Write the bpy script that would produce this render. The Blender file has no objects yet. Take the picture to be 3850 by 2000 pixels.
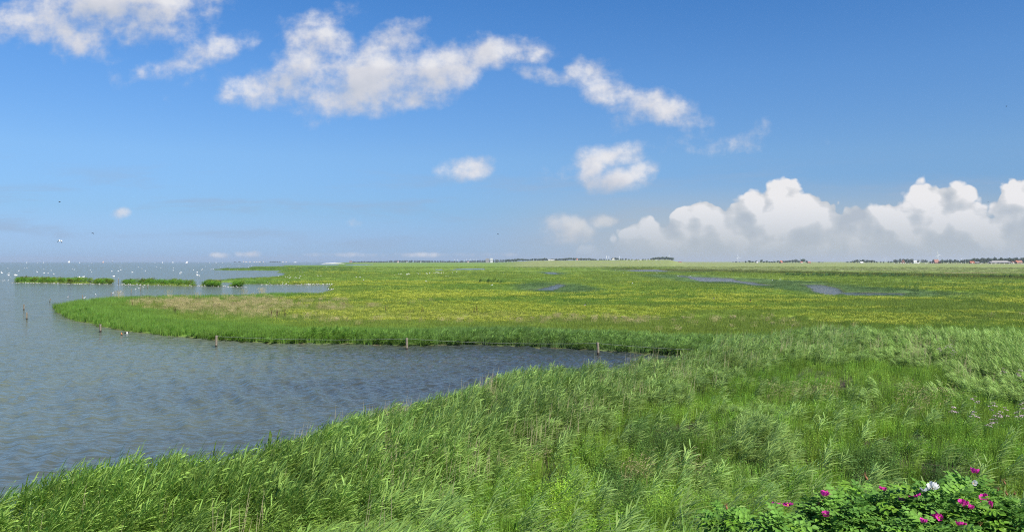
import bpy, bmesh, math, random
import numpy as np
from mathutils import Vector, Matrix, Euler

random.seed(7)
RNG = np.random.default_rng(11)
C = bpy.context.scene.collection
R = math.radians

# ---------------------------------------------------------------- camera
FPX, CXP, HY, H = 2964.0, 1925.0, 983.0, 9.0      # focal length and eye level in photo pixels, eye height in metres
sc = bpy.context.scene
cam_d = bpy.data.cameras.new('camera')
cam = bpy.data.objects.new('camera', cam_d)
C.objects.link(cam)
cam.location = (0, 0, H)
cam.rotation_euler = (R(90), 0, 0)
cam_d.sensor_width = 36.0
cam_d.lens = 36.0 * FPX / 3850.0
cam_d.shift_y = -(1000.0 - HY) / 3850.0
cam_d.clip_start = 0.1
cam_d.clip_end = 60000
sc.camera = cam

# ---------------------------------------------------------------- sun, sky, exposure
SUN_EL, SUN_AZ = 44.0, 138.0                      # azimuth clockwise from the view axis (+Y): behind, to the right
sd_ = Vector((math.sin(R(SUN_AZ)) * math.cos(R(SUN_EL)), math.cos(R(SUN_AZ)) * math.cos(R(SUN_EL)), math.sin(R(SUN_EL))))
sun_l = bpy.data.lights.new('sun', 'SUN')
sun_l.energy = 5.0
sun_l.angle = R(0.53)
sun_l.color = (1.0, 0.95, 0.87)
sun = bpy.data.objects.new('sun', sun_l)
C.objects.link(sun)
sun.rotation_euler = (-sd_).to_track_quat('-Z', 'Y').to_euler()
sun.location = sd_ * 200

vs = sc.view_settings
vs.view_transform = 'Standard'
vs.look = 'None'
vs.exposure = 0.60
vs.gamma = 1.0
vs.use_curve_mapping = False
sc.cycles.max_bounces = 6
sc.cycles.diffuse_bounces = 2
sc.cycles.glossy_bounces = 2
sc.cycles.transmission_bounces = 3
sc.cycles.transparent_max_bounces = 6
sc.cycles.volume_bounces = 0
sc.cycles.caustics_reflective = False
sc.cycles.caustics_refractive = False
sc.cycles.sample_clamp_indirect = 3.0
sc.cycles.sample_clamp_direct = 2.2
sc.cycles.use_denoising = False
sc.cycles.filter_width = 1.1

world = bpy.data.worlds.new('World')
sc.world = world
world.use_nodes = True
wt = world.node_tree
wt.nodes.clear()
try:
    world.cycles.sampling_method = 'NONE'
except Exception:
    pass


class S:
    """A float socket with arithmetic, so that node formulas read as formulas."""
    def __init__(self, tree, sock):
        self.t, self.s = tree, sock

    def _m(self, op, *a, clamp=False):
        n = self.t.nodes.new('ShaderNodeMath')
        n.operation = op
        n.use_clamp = clamp
        for i, x in enumerate((self,) + a):
            if isinstance(x, S):
                self.t.links.new(x.s, n.inputs[i])
            else:
                n.inputs[i].default_value = float(x)
        return S(self.t, n.outputs[0])

    def __add__(self, o): return self._m('ADD', o)
    def __sub__(self, o): return self._m('SUBTRACT', o)
    def __mul__(self, o): return self._m('MULTIPLY', o)
    def __truediv__(self, o): return self._m('DIVIDE', o)
    def max(self, o): return self._m('MAXIMUM', o)
    def min(self, o): return self._m('MINIMUM', o)
    def smax(self, o, d): return self._m('SMOOTH_MAX', o, d)
    def pow(self, o): return self._m('POWER', o)
    def clamp(self): return self._m('ADD', 0.0, clamp=True)

    def ramp(self, a, b, lo=0.0, hi=1.0, smooth=True):
        n = self.t.nodes.new('ShaderNodeMapRange')
        n.interpolation_type = 'SMOOTHSTEP' if smooth else 'LINEAR'
        self.t.links.new(self.s, n.inputs['Value'])
        for k, v in (('From Min', a), ('From Max', b), ('To Min', lo), ('To Max', hi)):
            n.inputs[k].default_value = v
        return S(self.t, n.outputs[0])


def build_sky():
    t = wt
    N, L = t.nodes.new, t.links.new
    tc = N('ShaderNodeTexCoord')
    sep = N('ShaderNodeSeparateXYZ')
    L(tc.outputs['Generated'], sep.inputs[0])
    X, Y, Z = (S(t, sep.outputs[i]) for i in range(3))
    Yp = Y.max(0.12)
    u, v = X / Yp, Z / Yp

    def vec(a, b, c=None):
        n = N('ShaderNodeCombineXYZ')
        for i, x in enumerate((a, b, c)):
            if isinstance(x, S):
                L(x.s, n.inputs[i])
            elif x is not None:
                n.inputs[i].default_value = x
        return n.outputs[0]

    def noise(p, scale, detail, rough=0.55, dist=0.0, loc=(0, 0, 0), scl=(1, 1, 1), dims='2D'):
        m = N('ShaderNodeVectorMath')
        m.operation = 'MULTIPLY_ADD'
        m.inputs[1].default_value = scl
        m.inputs[2].default_value = loc
        L(p, m.inputs[0])
        n = N('ShaderNodeTexNoise')
        n.noise_dimensions = dims
        n.inputs['Scale'].default_value = scale
        n.inputs['Detail'].default_value = detail
        n.inputs['Roughness'].default_value = rough
        n.inputs['Distortion'].default_value = dist
        L(m.outputs[0], n.inputs['Vector'])
        return S(t, n.outputs[0])

    k = 1.4946
    # soft fair-weather clouds: x, y, rx, ry, turn in degrees, weight (directions given as photo positions)
    soft = [
        (300, 30, 260, 105, 4, 1.0), (180, 60, 150, 75, 0, .9), (430, -10, 150, 60, 20, .6), (10, 70, 70, 60, 0, .55),
        (480, 150, 140, 38, 22, .36), (400, 180, 90, 28, 15, .30), (465, 222, 75, 22, 28, .28),
        (800, 45, 85, 24, 12, .26),
        (690, 225, 125, 60, 0, 1.0), (780, 190, 95, 100, -25, .85), (820, 110, 120, 40, -8, .7), (770, 240, 90, 45, 0, .75),
        (960, 185, 165, 85, 12, 1.15), (1000, 110, 90, 55, 20, .95), (1110, 165, 150, 62, 12, 1.0), (960, 245, 160, 48, 0, .85),
        (1230, 140, 120, 40, 12, .75), (1320, 135, 80, 28, 0, .5),
        (1380, 195, 110, 24, -12, .6), (1490, 185, 75, 42, 0, .8), (1530, 230, 110, 48, -25, .9), (1640, 270, 120, 40, -12, .65),
        (1590, 300, 60, 26, 20, .4), (1720, 300, 90, 22, -10, .4), (1820, 358, 90, 28, 5, .36), (1720, 348, 120, 22, 10, .24),
        (1172, 424, 66, 38, 8, .95), (1480, 415, 58, 44, 20, .62), (1560, 390, 84, 28, 8, .66), (1535, 458, 90, 34, 15, .66),
        (1615, 432, 48, 26, 20, .75), (1380, 440, 80, 22, 12, .35), (1430, 583, 75, 40, -8, .9), (1518, 557, 38, 20, 0, .85),
        (300, 537, 26, 15, 10, .7), (895, 561, 34, 16, 0, .55), (556, 642, 26, 8, 0, .6), (632, 639, 40, 9, 0, .7), (715, 642, 36, 7, 0, .6),
        (1000, 641, 230, 6, 0, .4),
    ]
    # the ones thick enough to show a shaded underside
    thick = [(690, 225, 125, 60, 0, 1.0), (780, 180, 95, 100, -25, .8), (960, 185, 165, 85, 12, 1.15), (1110, 165, 150, 62, 12, 1.0),
             (960, 245, 160, 48, 0, .85), (300, 30, 260, 105, 4, 1.0), (1530, 230, 130, 48, -25, .9), (1172, 424, 66, 38, 8, .95),
             (1540, 430, 110, 60, 8, .9), (1430, 583, 75, 40, -8, .9)]
    # top edge of the bank of heaped clouds over the land on the right
    bank_top = [(1440, 640), (1520, 610), (1560, 566), (1620, 548), (1660, 540), (1700, 512), (1740, 494), (1790, 486), (1830, 490), (1880, 478),
                (1915, 462), (1950, 445), (1990, 434), (2040, 436), (2085, 458), (2130, 486), (2165, 500), (2195, 514), (2230, 500),
                (2280, 484), (2310, 446), (2345, 444), (2380, 462), (2420, 462), (2450, 452), (2490, 470), (2530, 452), (2570, 440),
                (2640, 470), (2720, 500), (2800, 470), (2900, 440), (3000, 480), (3200, 470)]

    def field(p, blobs, sm):
        (pu, pv) = p
        acc = None
        for (x, y, rx, ry, rot, w) in blobs:
            cx, cy, ax, ay = (x * k - CXP) / FPX, (HY - y * k) / FPX, rx * k / FPX, ry * k / FPX
            c, s_ = math.cos(R(rot)), math.sin(R(rot))
            ru, rv = (c / ax, -s_ / ay), (s_ / ax, c / ay)
            m1 = N('ShaderNodeVectorMath')
            m1.operation = 'MULTIPLY_ADD'
            L(pv, m1.inputs[0])
            m1.inputs[1].default_value = (*rv, 0)
            m1.inputs[2].default_value = (-cx * ru[0] - cy * rv[0], -cx * ru[1] - cy * rv[1], 0)
            m2 = N('ShaderNodeVectorMath')
            m2.operation = 'MULTIPLY_ADD'
            L(pu, m2.inputs[0])
            m2.inputs[1].default_value = (*ru, 0)
            L(m1.outputs[0], m2.inputs[2])
            d = N('ShaderNodeVectorMath')
            d.operation = 'DOT_PRODUCT'
            L(m2.outputs[0], d.inputs[0])
            L(m2.outputs[0], d.inputs[1])
            q = S(t, d.outputs['Value'])._m('MULTIPLY_ADD', -w, w)
            acc = q.max(-1.2) if acc is None else acc.smax(q, sm)
        return acc

    def curve(x, lo, hi, pts):
        n = N('ShaderNodeFloatCurve')
        c = n.mapping.curves[0]
        n.mapping.use_clip = False
        P_ = [((px_ * k - CXP) / FPX, (HY - py_ * k) / FPX) for px_, py_ in pts]
        P_ = [((a_ - lo) / (hi - lo), b_ / 0.2) for a_, b_ in P_]
        c.points[0].location, c.points[1].location = P_[0], P_[-1]
        for q in P_[1:-1]:
            c.points.new(*q)
        for q in c.points:
            q.handle_type = 'AUTO_CLAMPED'
        n.mapping.update()
        L(((x - lo) / (hi - lo)).clamp().s, n.inputs['Value'])
        return S(t, n.outputs[0]) * 0.2

    P = vec(u, v, None)
    du, dv = 0.011, 0.017                                     # towards the light: up and to the right
    P2 = vec(u + du, v + dv, None)
    uu, vv = vec(u, u, u), vec(v, v, v)
    uu2, vv2 = vec(u + du * 1.6, u + du * 1.6, None), vec(v + dv * 1.6, v + dv * 1.6, None)

    # soft clouds
    f1 = field((uu, vv), soft, 0.25)
    n1 = noise(P, 12.0, 7.0, 0.58, 0.0, scl=(1, 1.3, 1))
    n1b = noise(P2, 12.0, 3.0, 0.58, 0.0, scl=(1, 1.3, 1))
    f1b = field((uu2, vv2), thick, 0.25)
    n0 = noise(P, 42.0, 4.0, 0.55, 0.0, loc=(6, 1, 0))
    d1 = f1 * 1.05 + (n1 - 0.5) * 3.3 + (n0 - 0.5) * 1.3 - 0.06
    # everywhere outside the front view the sky carries on with the same scattered clouds
    gen = vec(X, Y, Z * 2.2)
    g = noise(gen, 2.6, 4.0, 0.58, 0.0, loc=(5, 2, 1), dims='3D') * 3.2 - 1.85
    away = Y.ramp(0.25, 0.62, 1.0, 0.0) * Z.ramp(0.0, 0.12)
    a_far = g.ramp(0.0, 0.75) * away * 0.9
    front = Y.ramp(0.2, 0.5)
    a1 = d1.ramp(-0.42, 1.30) * front
    lit1 = (n1 - n1b) * 0.85 + 0.66 + d1.ramp(-0.2, 0.8) * 0.22 - f1b.ramp(0.1, 1.0) * 0.30

    # heaped bank: billows along its top edge and inside it
    def bank_density(pu, pv, p, det):
        h = curve(pu, -0.22, 0.95, bank_top)
        vor = N('ShaderNodeTexVoronoi')
        vor.voronoi_dimensions = '2D'
        vor.feature = 'SMOOTH_F1'
        vor.inputs['Scale'].default_value = 21.0
        vor.inputs['Detail'].default_value = det
        vor.inputs['Roughness'].default_value = 0.38
        vor.inputs['Lacunarity'].default_value = 2.3
        vor.inputs['Smoothness'].default_value = 0.22
        m = N('ShaderNodeVectorMath')
        m.operation = 'MULTIPLY_ADD'
        nn = noise(p, 14.0, 2.0, 0.5, 0.0, loc=(1.2, 6.4, 0))
        L(vec(nn, nn), m.inputs[0])
        m.inputs[1].default_value = (0.022, 0.012, 0)
        L(p, m.inputs[2])
        L(m.outputs[0], vor.inputs['Vector'])
        lump = S(t, vor.outputs['Distance'])
        return (h - pv) * 85.0 + (lump * lump)._m('MULTIPLY_ADD', -2.8, 0.75) + (noise(p, 16.0, 5.0, 0.5, 0.0, loc=(2, 4, 0)) - 0.5) * 1.3, lump
    d2, l2 = bank_density(u, v, P, 2.0)
    d2b, l2b = bank_density(u + 0.006, v + 0.009, P2, 1.0)
    n3 = noise(P, 11.0, 5.0, 0.55, 0.0, loc=(7, 4, 0), scl=(1, 2.2, 1))
    a2 = d2.ramp(0.0, 0.55) * front
    lit2 = (l2b - l2) * 1.5 + 0.54 + d2.ramp(9.0, 0.1) * 0.32 + (n3 - 0.5) * 2.6 + v.ramp(0.02, 0.12) * 0.14

    # haze layer of thin grey cloud low over the land on the right
    low = u.ramp(-0.12, 0.25) * v.ramp(0.020, 0.115, 1.0, 0.0) * 0.97 * front
    wisp = noise(P, 5.0, 6.0, 0.6, 0.2, loc=(1, 9, 0), scl=(1, 7.0, 1))
    strat = wisp.ramp(0.47, 0.75) * v.ramp(0.16, 0.05) * v.ramp(0.004, 0.03) * 0.55 * front

    sky = N('ShaderNodeTexSky')
    sky.sky_type = 'NISHITA'
    sky.sun_disc = False
    sky.sun_elevation = R(SUN_EL)
    sky.sun_rotation = R(SUN_AZ)
    sky.altitude = 0
    sky.air_density = 1.0
    sky.dust_density = 0.35
    sky.ozone_density = 3.0
    hsv = N('ShaderNodeHueSaturation')
    hsv.inputs['Saturation'].default_value = SKY_SAT
    hsv.inputs['Value'].default_value = 1.0
    tint = N('ShaderNodeValToRGB')                            # clear sea air: bluer and less yellow towards the horizon than the model sky
    e = tint.color_ramp.elements
    for i_, (ps, cl) in enumerate(SKY_TINT):
        q = e[i_] if i_ < 2 else e.new(ps)
        q.position, q.color = ps, (*cl, 1)
    L(Z.ramp(0.0, 1.0, smooth=False).s, tint.inputs[0])
    mul = N('ShaderNodeVectorMath')
    mul.operation = 'MULTIPLY'
    L(sky.outputs[0], mul.inputs[0])
    L(tint.outputs[0], mul.inputs[1])
    L(mul.outputs[0], hsv.inputs['Color'])
    bg = N('ShaderNodeBackground')
    bg.inputs['Strength'].default_value = SKY_STR
    L(hsv.outputs[0], bg.inputs[0])

    def colour(fac, stops):
        r = N('ShaderNodeValToRGB')
        e = r.color_ramp.elements
        e[0].position, e[0].color = stops[0][0], (*stops[0][1], 1)
        e[1].position, e[1].color = stops[-1][0], (*stops[-1][1], 1)
        for ps, cl in stops[1:-1]:
            q = e.new(ps)
            q.color = (*cl, 1)
        L(fac.clamp().s, r.inputs[0])
        b = N('ShaderNodeBackground')
        b.inputs['Strength'].default_value = CLOUD_STR
        L(r.outputs[0], b.inputs[0])
        return b.outputs[0]

    def over(below, top, a):
        m = N('ShaderNodeMixShader')
        L(a.clamp().s, m.inputs[0])
        L(below, m.inputs[1])
        L(top, m.inputs[2])
        return m.outputs[0]

    flat = S(t, N('ShaderNodeValue').outputs[0])
    res = bg.outputs[0]
    grey = colour(v.ramp(0.0, 0.16), [(0, (.47, .53, .575)), (1, (.52, .57, .63))])
    res = over(res, colour(wisp, [(0, (.30, .42, .60)), (1, (.36, .47, .64))]), strat)
    soft_stops = [(0, (.45, .51, .62)), (.45, (.57, .61, .70)), (.8, (.72, .73, .79)), (1, (.86, .86, .89))]
    res = over(res, colour(lit1, soft_stops), a1 * 0.97)
    res = over(res, colour(g * 0.5 + 0.4, soft_stops), a_far)
    res = over(res, grey, low)
    res = over(res, colour(lit2, [(0, (.50, .55, .62)), (.4, (.59, .63, .68)), (.7, (.70, .72, .755)), (1, (.89, .885, .90))]),
               a2 * v.ramp(-0.008, 0.085, 0.0, 1.0))
    out = N('ShaderNodeOutputWorld')
    L(res, out.inputs['Surface'])


HAZE = 6.0e-5
CLOUD_STR = 0.63
SKY_STR, SKY_SAT = 0.072, 1.0
SKY_TINT = [(0.0, (.40, .66, 1.30)), (0.31, (.40, .81, 1.23)), (.028, (.43, .62, 1.12)), (.062, (.45, .657, 1.01)), (.128, (.576, .80, 1.076)), (.224, (.52, .85, 1.20))]
build_sky()

# ================================================================ helpers
def at(px, py, z=0.0):
    """Point on the level z seen at photo position px, py."""
    y = (H - z) * FPX / (py - HY)
    return ((px - CXP) / FPX * y, y)


def at_y(px, y):
    return (px - CXP) / FPX * y


def z_at(py, y):
    return H - (py - HY) / FPX * y


def _hash(ix, iy, seed):
    h = (ix.astype(np.int64) * 374761393 + iy.astype(np.int64) * 668265263 + seed * 974711) & 0xFFFFFFFF
    h = ((h ^ (h >> 13)) * 1274126177) & 0xFFFFFFFF
    h = h ^ (h >> 16)
    return (h & 0xFFFF) / 65535.0


def vnoise(x, y, seed=0):
    ix, iy = np.floor(x), np.floor(y)
    fx, fy = x - ix, y - iy
    fx, fy = fx * fx * (3 - 2 * fx), fy * fy * (3 - 2 * fy)
    a, b = _hash(ix, iy, seed), _hash(ix + 1, iy, seed)
    c, d = _hash(ix, iy + 1, seed), _hash(ix + 1, iy + 1, seed)
    return (a * (1 - fx) + b * fx) * (1 - fy) + (c * (1 - fx) + d * fx) * fy


def fbm(x, y, scale, octv=4, seed=0, gain=0.5):
    t, amp, tot = 0.0, 1.0, 0.0
    for i in range(octv):
        t = t + amp * vnoise(x / scale * 2 ** i + 17.3 * i, y / scale * 2 ** i - 9.1 * i, seed + i)
        tot += amp
        amp *= gain
    return t / tot


def sstep(a, b, x):
    t = np.clip((x - a) / (b - a), 0, 1)
    return t * t * (3 - 2 * t)


def inside(poly, x, y):
    p = np.asarray(poly, float)
    r = np.zeros(x.shape, bool)
    x0, y0 = p[-1]
    for x1, y1 in p:
        c = (y1 > y) != (y0 > y)
        if y0 != y1:
            r ^= c & (x < (x0 - x1) * (y - y1) / (y0 - y1) + x1)
        x0, y0 = x1, y1
    return r


def sdist(poly, x, y):
    """Signed distance to a closed polygon, positive inside."""
    p = np.asarray(poly, float)
    best = np.full(x.shape, 1e18)
    for i in range(len(p)):
        ax, ay = p[i - 1]
        bx, by = p[i]
        dx, dy = bx - ax, by - ay
        t = np.clip(((x - ax) * dx + (y - ay) * dy) / max(dx * dx + dy * dy, 1e-9), 0, 1)
        best = np.minimum(best, (x - ax - t * dx) ** 2 + (y - ay - t * dy) ** 2)
    return np.where(inside(p, x, y), 1, -1) * np.sqrt(best)


def tag(o, label=None, cat=None, group=None, kind=None):
    for k_, v_ in (('label', label), ('category', cat), ('group', group), ('kind', kind)):
        if v_:
            o[k_] = v_
    return o


def link(name, mesh, parent=None, loc=(0, 0, 0), rot=(0, 0, 0), scale=(1, 1, 1)):
    o = bpy.data.objects.new(name, mesh)
    C.objects.link(o)
    o.parent = parent
    o.location, o.rotation_euler, o.scale = loc, rot, scale
    return o


def empty(name, loc, rz=0.0, scale=1.0):
    o = link(name, None, None, loc, (0, 0, rz), (scale,) * 3)
    o.empty_display_size = 0.2
    return o


def mesh_of(name, verts, faces, mats, fmat=None, smooth=False):
    m = bpy.data.meshes.new(name)
    m.from_pydata([tuple(map(float, v_)) for v_ in verts], [], faces)
    for mm in (mats if isinstance(mats, (list, tuple)) else [mats]):
        m.materials.append(mm)
    if fmat is not None:
        m.polygons.foreach_set('material_index', np.asarray(fmat, np.int32))
    if smooth:
        m.polygons.foreach_set('use_smooth', np.ones(len(m.polygons), bool))
    m.update()
    return m


class MB:
    """Collects simple solids into one mesh."""
    def __init__(self):
        self.v, self.f, self.m = [], [], []

    def add(self, v_, f_, mi=0):
        o = len(self.v)
        self.v += [tuple(q) for q in v_]
        self.f += [tuple(o + i for i in q) for q in f_]
        self.m += [mi] * len(f_)
        return self

    def box(self, c, s, mi=0):
        x, y, z = c
        a, b, h = s[0] / 2, s[1] / 2, s[2] / 2
        v_ = [(x + i * a, y + j * b, z + k_ * h) for k_ in (-1, 1) for j in (-1, 1) for i in (-1, 1)]
        return self.add(v_, [(0, 2, 3, 1), (4, 5, 7, 6), (0, 1, 5, 4), (2, 6, 7, 3), (0, 4, 6, 2), (1, 3, 7, 5)], mi)

    def loft(self, secs, n=8, mi=0):
        """Tube through sections (centre, radius a, radius b) with closed ends; b is the up radius across the path."""
        P = [Vector(s[0]) for s in secs]
        rings = []
        for i, s in enumerate(secs):
            d = (P[min(i + 1, len(P) - 1)] - P[max(i - 1, 0)]).normalized()
            side = d.cross(Vector((0, 0, 1)))
            if side.length < 0.15:
                side = Vector((0, 1, 0)) if abs(d.y) < .9 else Vector((1, 0, 0))
            side.normalize()
            up = side.cross(d).normalized()
            rings.append([P[i] + side * (s[1] * math.cos(2 * math.pi * j / n)) + up * (s[2] * math.sin(2 * math.pi * j / n)) for j in range(n)])
        v_ = [q for r_ in rings for q in r_]
        f_ = []
        for i in range(len(secs) - 1):
            for j in range(n):
                j2 = (j + 1) % n
                f_.append((i * n + j, i * n + j2, (i + 1) * n + j2, (i + 1) * n + j))
        f_.append(tuple(range(n))[::-1])
        f_.append(tuple((len(secs) - 1) * n + j for j in range(n)))
        return self.add(v_, f_, mi)

    def mesh(self, name, mats, smooth=False):
        return mesh_of(name, self.v, self.f, mats, self.m, smooth)


# ================================================================ materials
def mat(name, col, rough=0.6, spec=0.3, noise=0.0, nscale=8.0, metal=0.0):
    m = bpy.data.materials.new(name)
    m.use_nodes = True
    t = m.node_tree
    b = t.nodes['Principled BSDF']
    b.inputs['Roughness'].default_value = rough
    b.inputs['Specular IOR Level'].default_value = spec
    b.inputs['Metallic'].default_value = metal
    if noise:
        tc = t.nodes.new('ShaderNodeTexCoord')
        n = t.nodes.new('ShaderNodeTexNoise')
        n.inputs['Scale'].default_value = nscale
        n.inputs['Detail'].default_value = 5
        t.links.new(tc.outputs['Object'], n.inputs['Vector'])
        r = t.nodes.new('ShaderNodeValToRGB')
        r.color_ramp.elements[0].position, r.color_ramp.elements[1].position = .3, .7
        r.color_ramp.elements[0].color = (*[c * (1 - noise) for c in col], 1)
        r.color_ramp.elements[1].color = (*[min(1, c * (1 + noise)) for c in col], 1)
        t.links.new(n.outputs[0], r.inputs[0])
        t.links.new(r.outputs[0], b.inputs['Base Color'])
    else:
        b.inputs['Base Color'].default_value = (*col, 1)
    return m


def leaf_mat(name, col=None, trans=0.34, rough=0.5, spec=0.22):
    """Leaf: tint of the scattered plant times the blade's own shade; light comes through."""
    m = bpy.data.materials.new(name)
    m.use_nodes = True
    t = m.node_tree
    t.nodes.clear()
    N, L = t.nodes.new, t.links.new
    sh = N('ShaderNodeAttribute')
    sh.attribute_name = 'shade'
    mul = N('ShaderNodeMix')
    mul.data_type, mul.blend_type = 'RGBA', 'MULTIPLY'
    mul.inputs['Factor'].default_value = 1.0
    L(sh.outputs['Color'], mul.inputs['A'])
    if col is None:
        ti = N('ShaderNodeAttribute')
        ti.attribute_type, ti.attribute_name = 'INSTANCER', 'tint'
        L(ti.outputs['Color'], mul.inputs['B'])
    else:
        mul.inputs['B'].default_value = (*col, 1)
    b = N('ShaderNodeBsdfPrincipled')
    b.inputs['Roughness'].default_value = rough
    b.inputs['Specular IOR Level'].default_value = spec
    tr = N('ShaderNodeBsdfTranslucent')
    mx = N('ShaderNodeMixShader')
    mx.inputs[0].default_value = trans
    out = N('ShaderNodeOutputMaterial')
    L(mul.outputs['Result'], b.inputs['Base Color'])
    L(mul.outputs['Result'], tr.inputs['Color'])
    L(b.outputs[0], mx.inputs[1])
    L(tr.outputs[0], mx.inputs[2])
    L(mx.outputs[0], out.inputs[0])
    return m


M_LEAF = leaf_mat('plant_leaf')
M_PETAL = mat('buttercup_yellow', (.42, .45, .05), .5)
M_SEED = mat('grass_seed_head', (.33, .28, .13), .8)
M_STRAW = mat('dead_reed_straw', (.34, .30, .18), .7, noise=.25)
M_WHITE = mat('white_feathers', (.82, .81, .78), .7)
M_GREYWING = mat('grey_feathers', (.38, .40, .43), .7)
M_BLACK = mat('black_feathers', (.02, .02, .025), .6)
M_ORANGE = mat('orange_bill', (.55, .20, .04), .5)
M_CHESTNUT = mat('chestnut_feathers', (.38, .16, .06), .7)
M_POST = mat('weathered_wood', (.18, .155, .115), .85, noise=.35, nscale=14)
M_WET = mat('wet_dark_wood', (.035, .03, .024), .45, noise=.3, nscale=14)
M_WIRE = mat('galvanised_wire', (.55, .55, .54), .4, .5)

# ================================================================ shoreline (photo positions turned into points on the ground)
near_top = [(0, 1876), (194, 1831), (404, 1779), (598, 1768), (777, 1752), (957, 1704), (1046, 1652), (1166, 1602), (1285, 1562), (1435, 1536),
            (1614, 1502), (1741, 1480), (1764, 1442), (1838, 1412), (1928, 1387), (2092, 1372), (2227, 1360), (2332, 1345), (2451, 1335), (2560, 1326)]
near_shore = [at(x, y, 1.30) for x, y in near_top]
far_bank = [at(*q) for q in [(2600, 1338), (2451, 1333), (2332, 1323), (2167, 1312), (1943, 1300), (1764, 1296), (1532, 1300), (1285, 1293), (1016, 1291),
                             (807, 1277), (673, 1267), (493, 1250), (374, 1228), (254, 1196), (212, 1170), (200, 1154)]]
back_bank = [at(x, y, .9) for x, y in [(230, 1138), (299, 1130), (418, 1119), (523, 1117), (688, 1114), (882, 1114), (957, 1110), (1062, 1104), (1211, 1094)]]
spit_a = [at(*q) for q in [(1262, 1088), (1231, 1089), (1240, 1080), (1262, 1074), (1246, 1070), (1137, 1070), (1062, 1069), (988, 1068), (913, 1067), (876, 1063), (835, 1061), (803, 1059)]]
spit_a += [at(x, y, .9) for x, y in [(812, 1052), (851, 1046), (938, 1042), (1037, 1038), (1068, 1033)]]
spit_b = [at(*q) for q in [(1085, 1027), (1037, 1025.5), (1060, 1018), (938, 1016.5), (864, 1016.5), (800, 1014.5)]]
spit_b += [at(x, y, 1.0) for x, y in [(820, 1010), (851, 1007), (933, 1007), (950, 1000.5), (1062, 999), (1070, 996), (1278, 996)]]
far_shore = [at(*q) for q in [(1262, 993.5), (1215, 993), (1228, 990), (1262, 988), (1300, 986.4)]] + [(-2000, 13400), (40000, 13400), (30000, -4000), (-3000, -4000), (-620, -260), (-97, -19), (-33, 12)]
LAND = near_shore + far_bank + back_bank + spit_a + spit_b + far_shore
POND_PX = [
    [(1982, 1084), (2020, 1081), (2066, 1077), (2090, 1072), (2085, 1067), (2120, 1069), (2132, 1072), (2122, 1076), (2098, 1080), (2070, 1088), (2040, 1087)],
    [(2042, 1025), (2080, 1023.5), (2108, 1027), (2094, 1030), (2060, 1029)],
    [(2540, 1039), (2560, 1036), (2600, 1041), (2680, 1044), (2750, 1046), (2762, 1049), (2760, 1052), (2795, 1054), (2832, 1055), (2858, 1061), (2908, 1067), (2890, 1071), (2840, 1069), (2800, 1064), (2780, 1060), (2730, 1058), (2650, 1058), (2610, 1052), (2580, 1043)],
    [(3018, 1070), (3070, 1070), (3100, 1074), (3140, 1081), (3166, 1087), (3160, 1098), (3120, 1104), (3090, 1097), (3062, 1091), (3040, 1080)],
    [(3166, 1098.5), (3250, 1101), (3400, 1102), (3400, 1104.5), (3250, 1105), (3180, 1103.5)],
    [(2350, 1017), (2400, 1014.5), (2470, 1014), (2520, 1019), (2480, 1021.5), (2400, 1020)],
    [(1720, 1010.5), (1790, 1009), (1820, 1010), (1822, 1013), (1760, 1013.5), (1680, 1014)],
    [(1636, 1012), (1662, 1012), (1664, 1015), (1640, 1014.5)],
    [(1300, 994.5), (1360, 993.6), (1420, 994.2), (1370, 996.3), (1300, 996.5)]]
# the near rim of a pool is hidden by the grass in front of it, so it lies nearer than it looks
PONDS = [[at(x, y, .62 if y > sum(q[1] for q in P_) / len(P_) else .05) for x, y in P_] for P_ in POND_PX]
ISLANDS = [[at(x, y) for x, y in P_] for P_ in [
    [(52, 1059), (120, 1056), (340, 1061), (345, 1067), (180, 1064), (55, 1062)],
    [(348, 1061), (420, 1063), (422, 1068.5), (348, 1067.5)],
    [(452, 1064), (600, 1067), (725, 1071), (726, 1077), (600, 1073), (452, 1069)],
    [(762, 1072), (826, 1073), (826, 1078), (762, 1077.5)],
    [(872, 1073), (898, 1074), (915, 1077.5), (870, 1078.5)]]]


def land_sd(x, y):
    d = sdist(LAND, x, y)
    for p in ISLANDS:
        d = np.maximum(d, sdist(p, x, y))
    for p in PONDS:
        d = np.minimum(d, -sdist(p, x, y))
    r = np.hypot(x, y)
    amp = np.clip(r * 0.012, 0.3, 4.0)
    return d + (fbm(x, y, 5.0, 3, 5) - .5) * np.minimum(amp, 1.4) + (fbm(x, y, 40.0, 3, 8) - .5) * np.clip(amp - .8, 0, 3.2)


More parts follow.
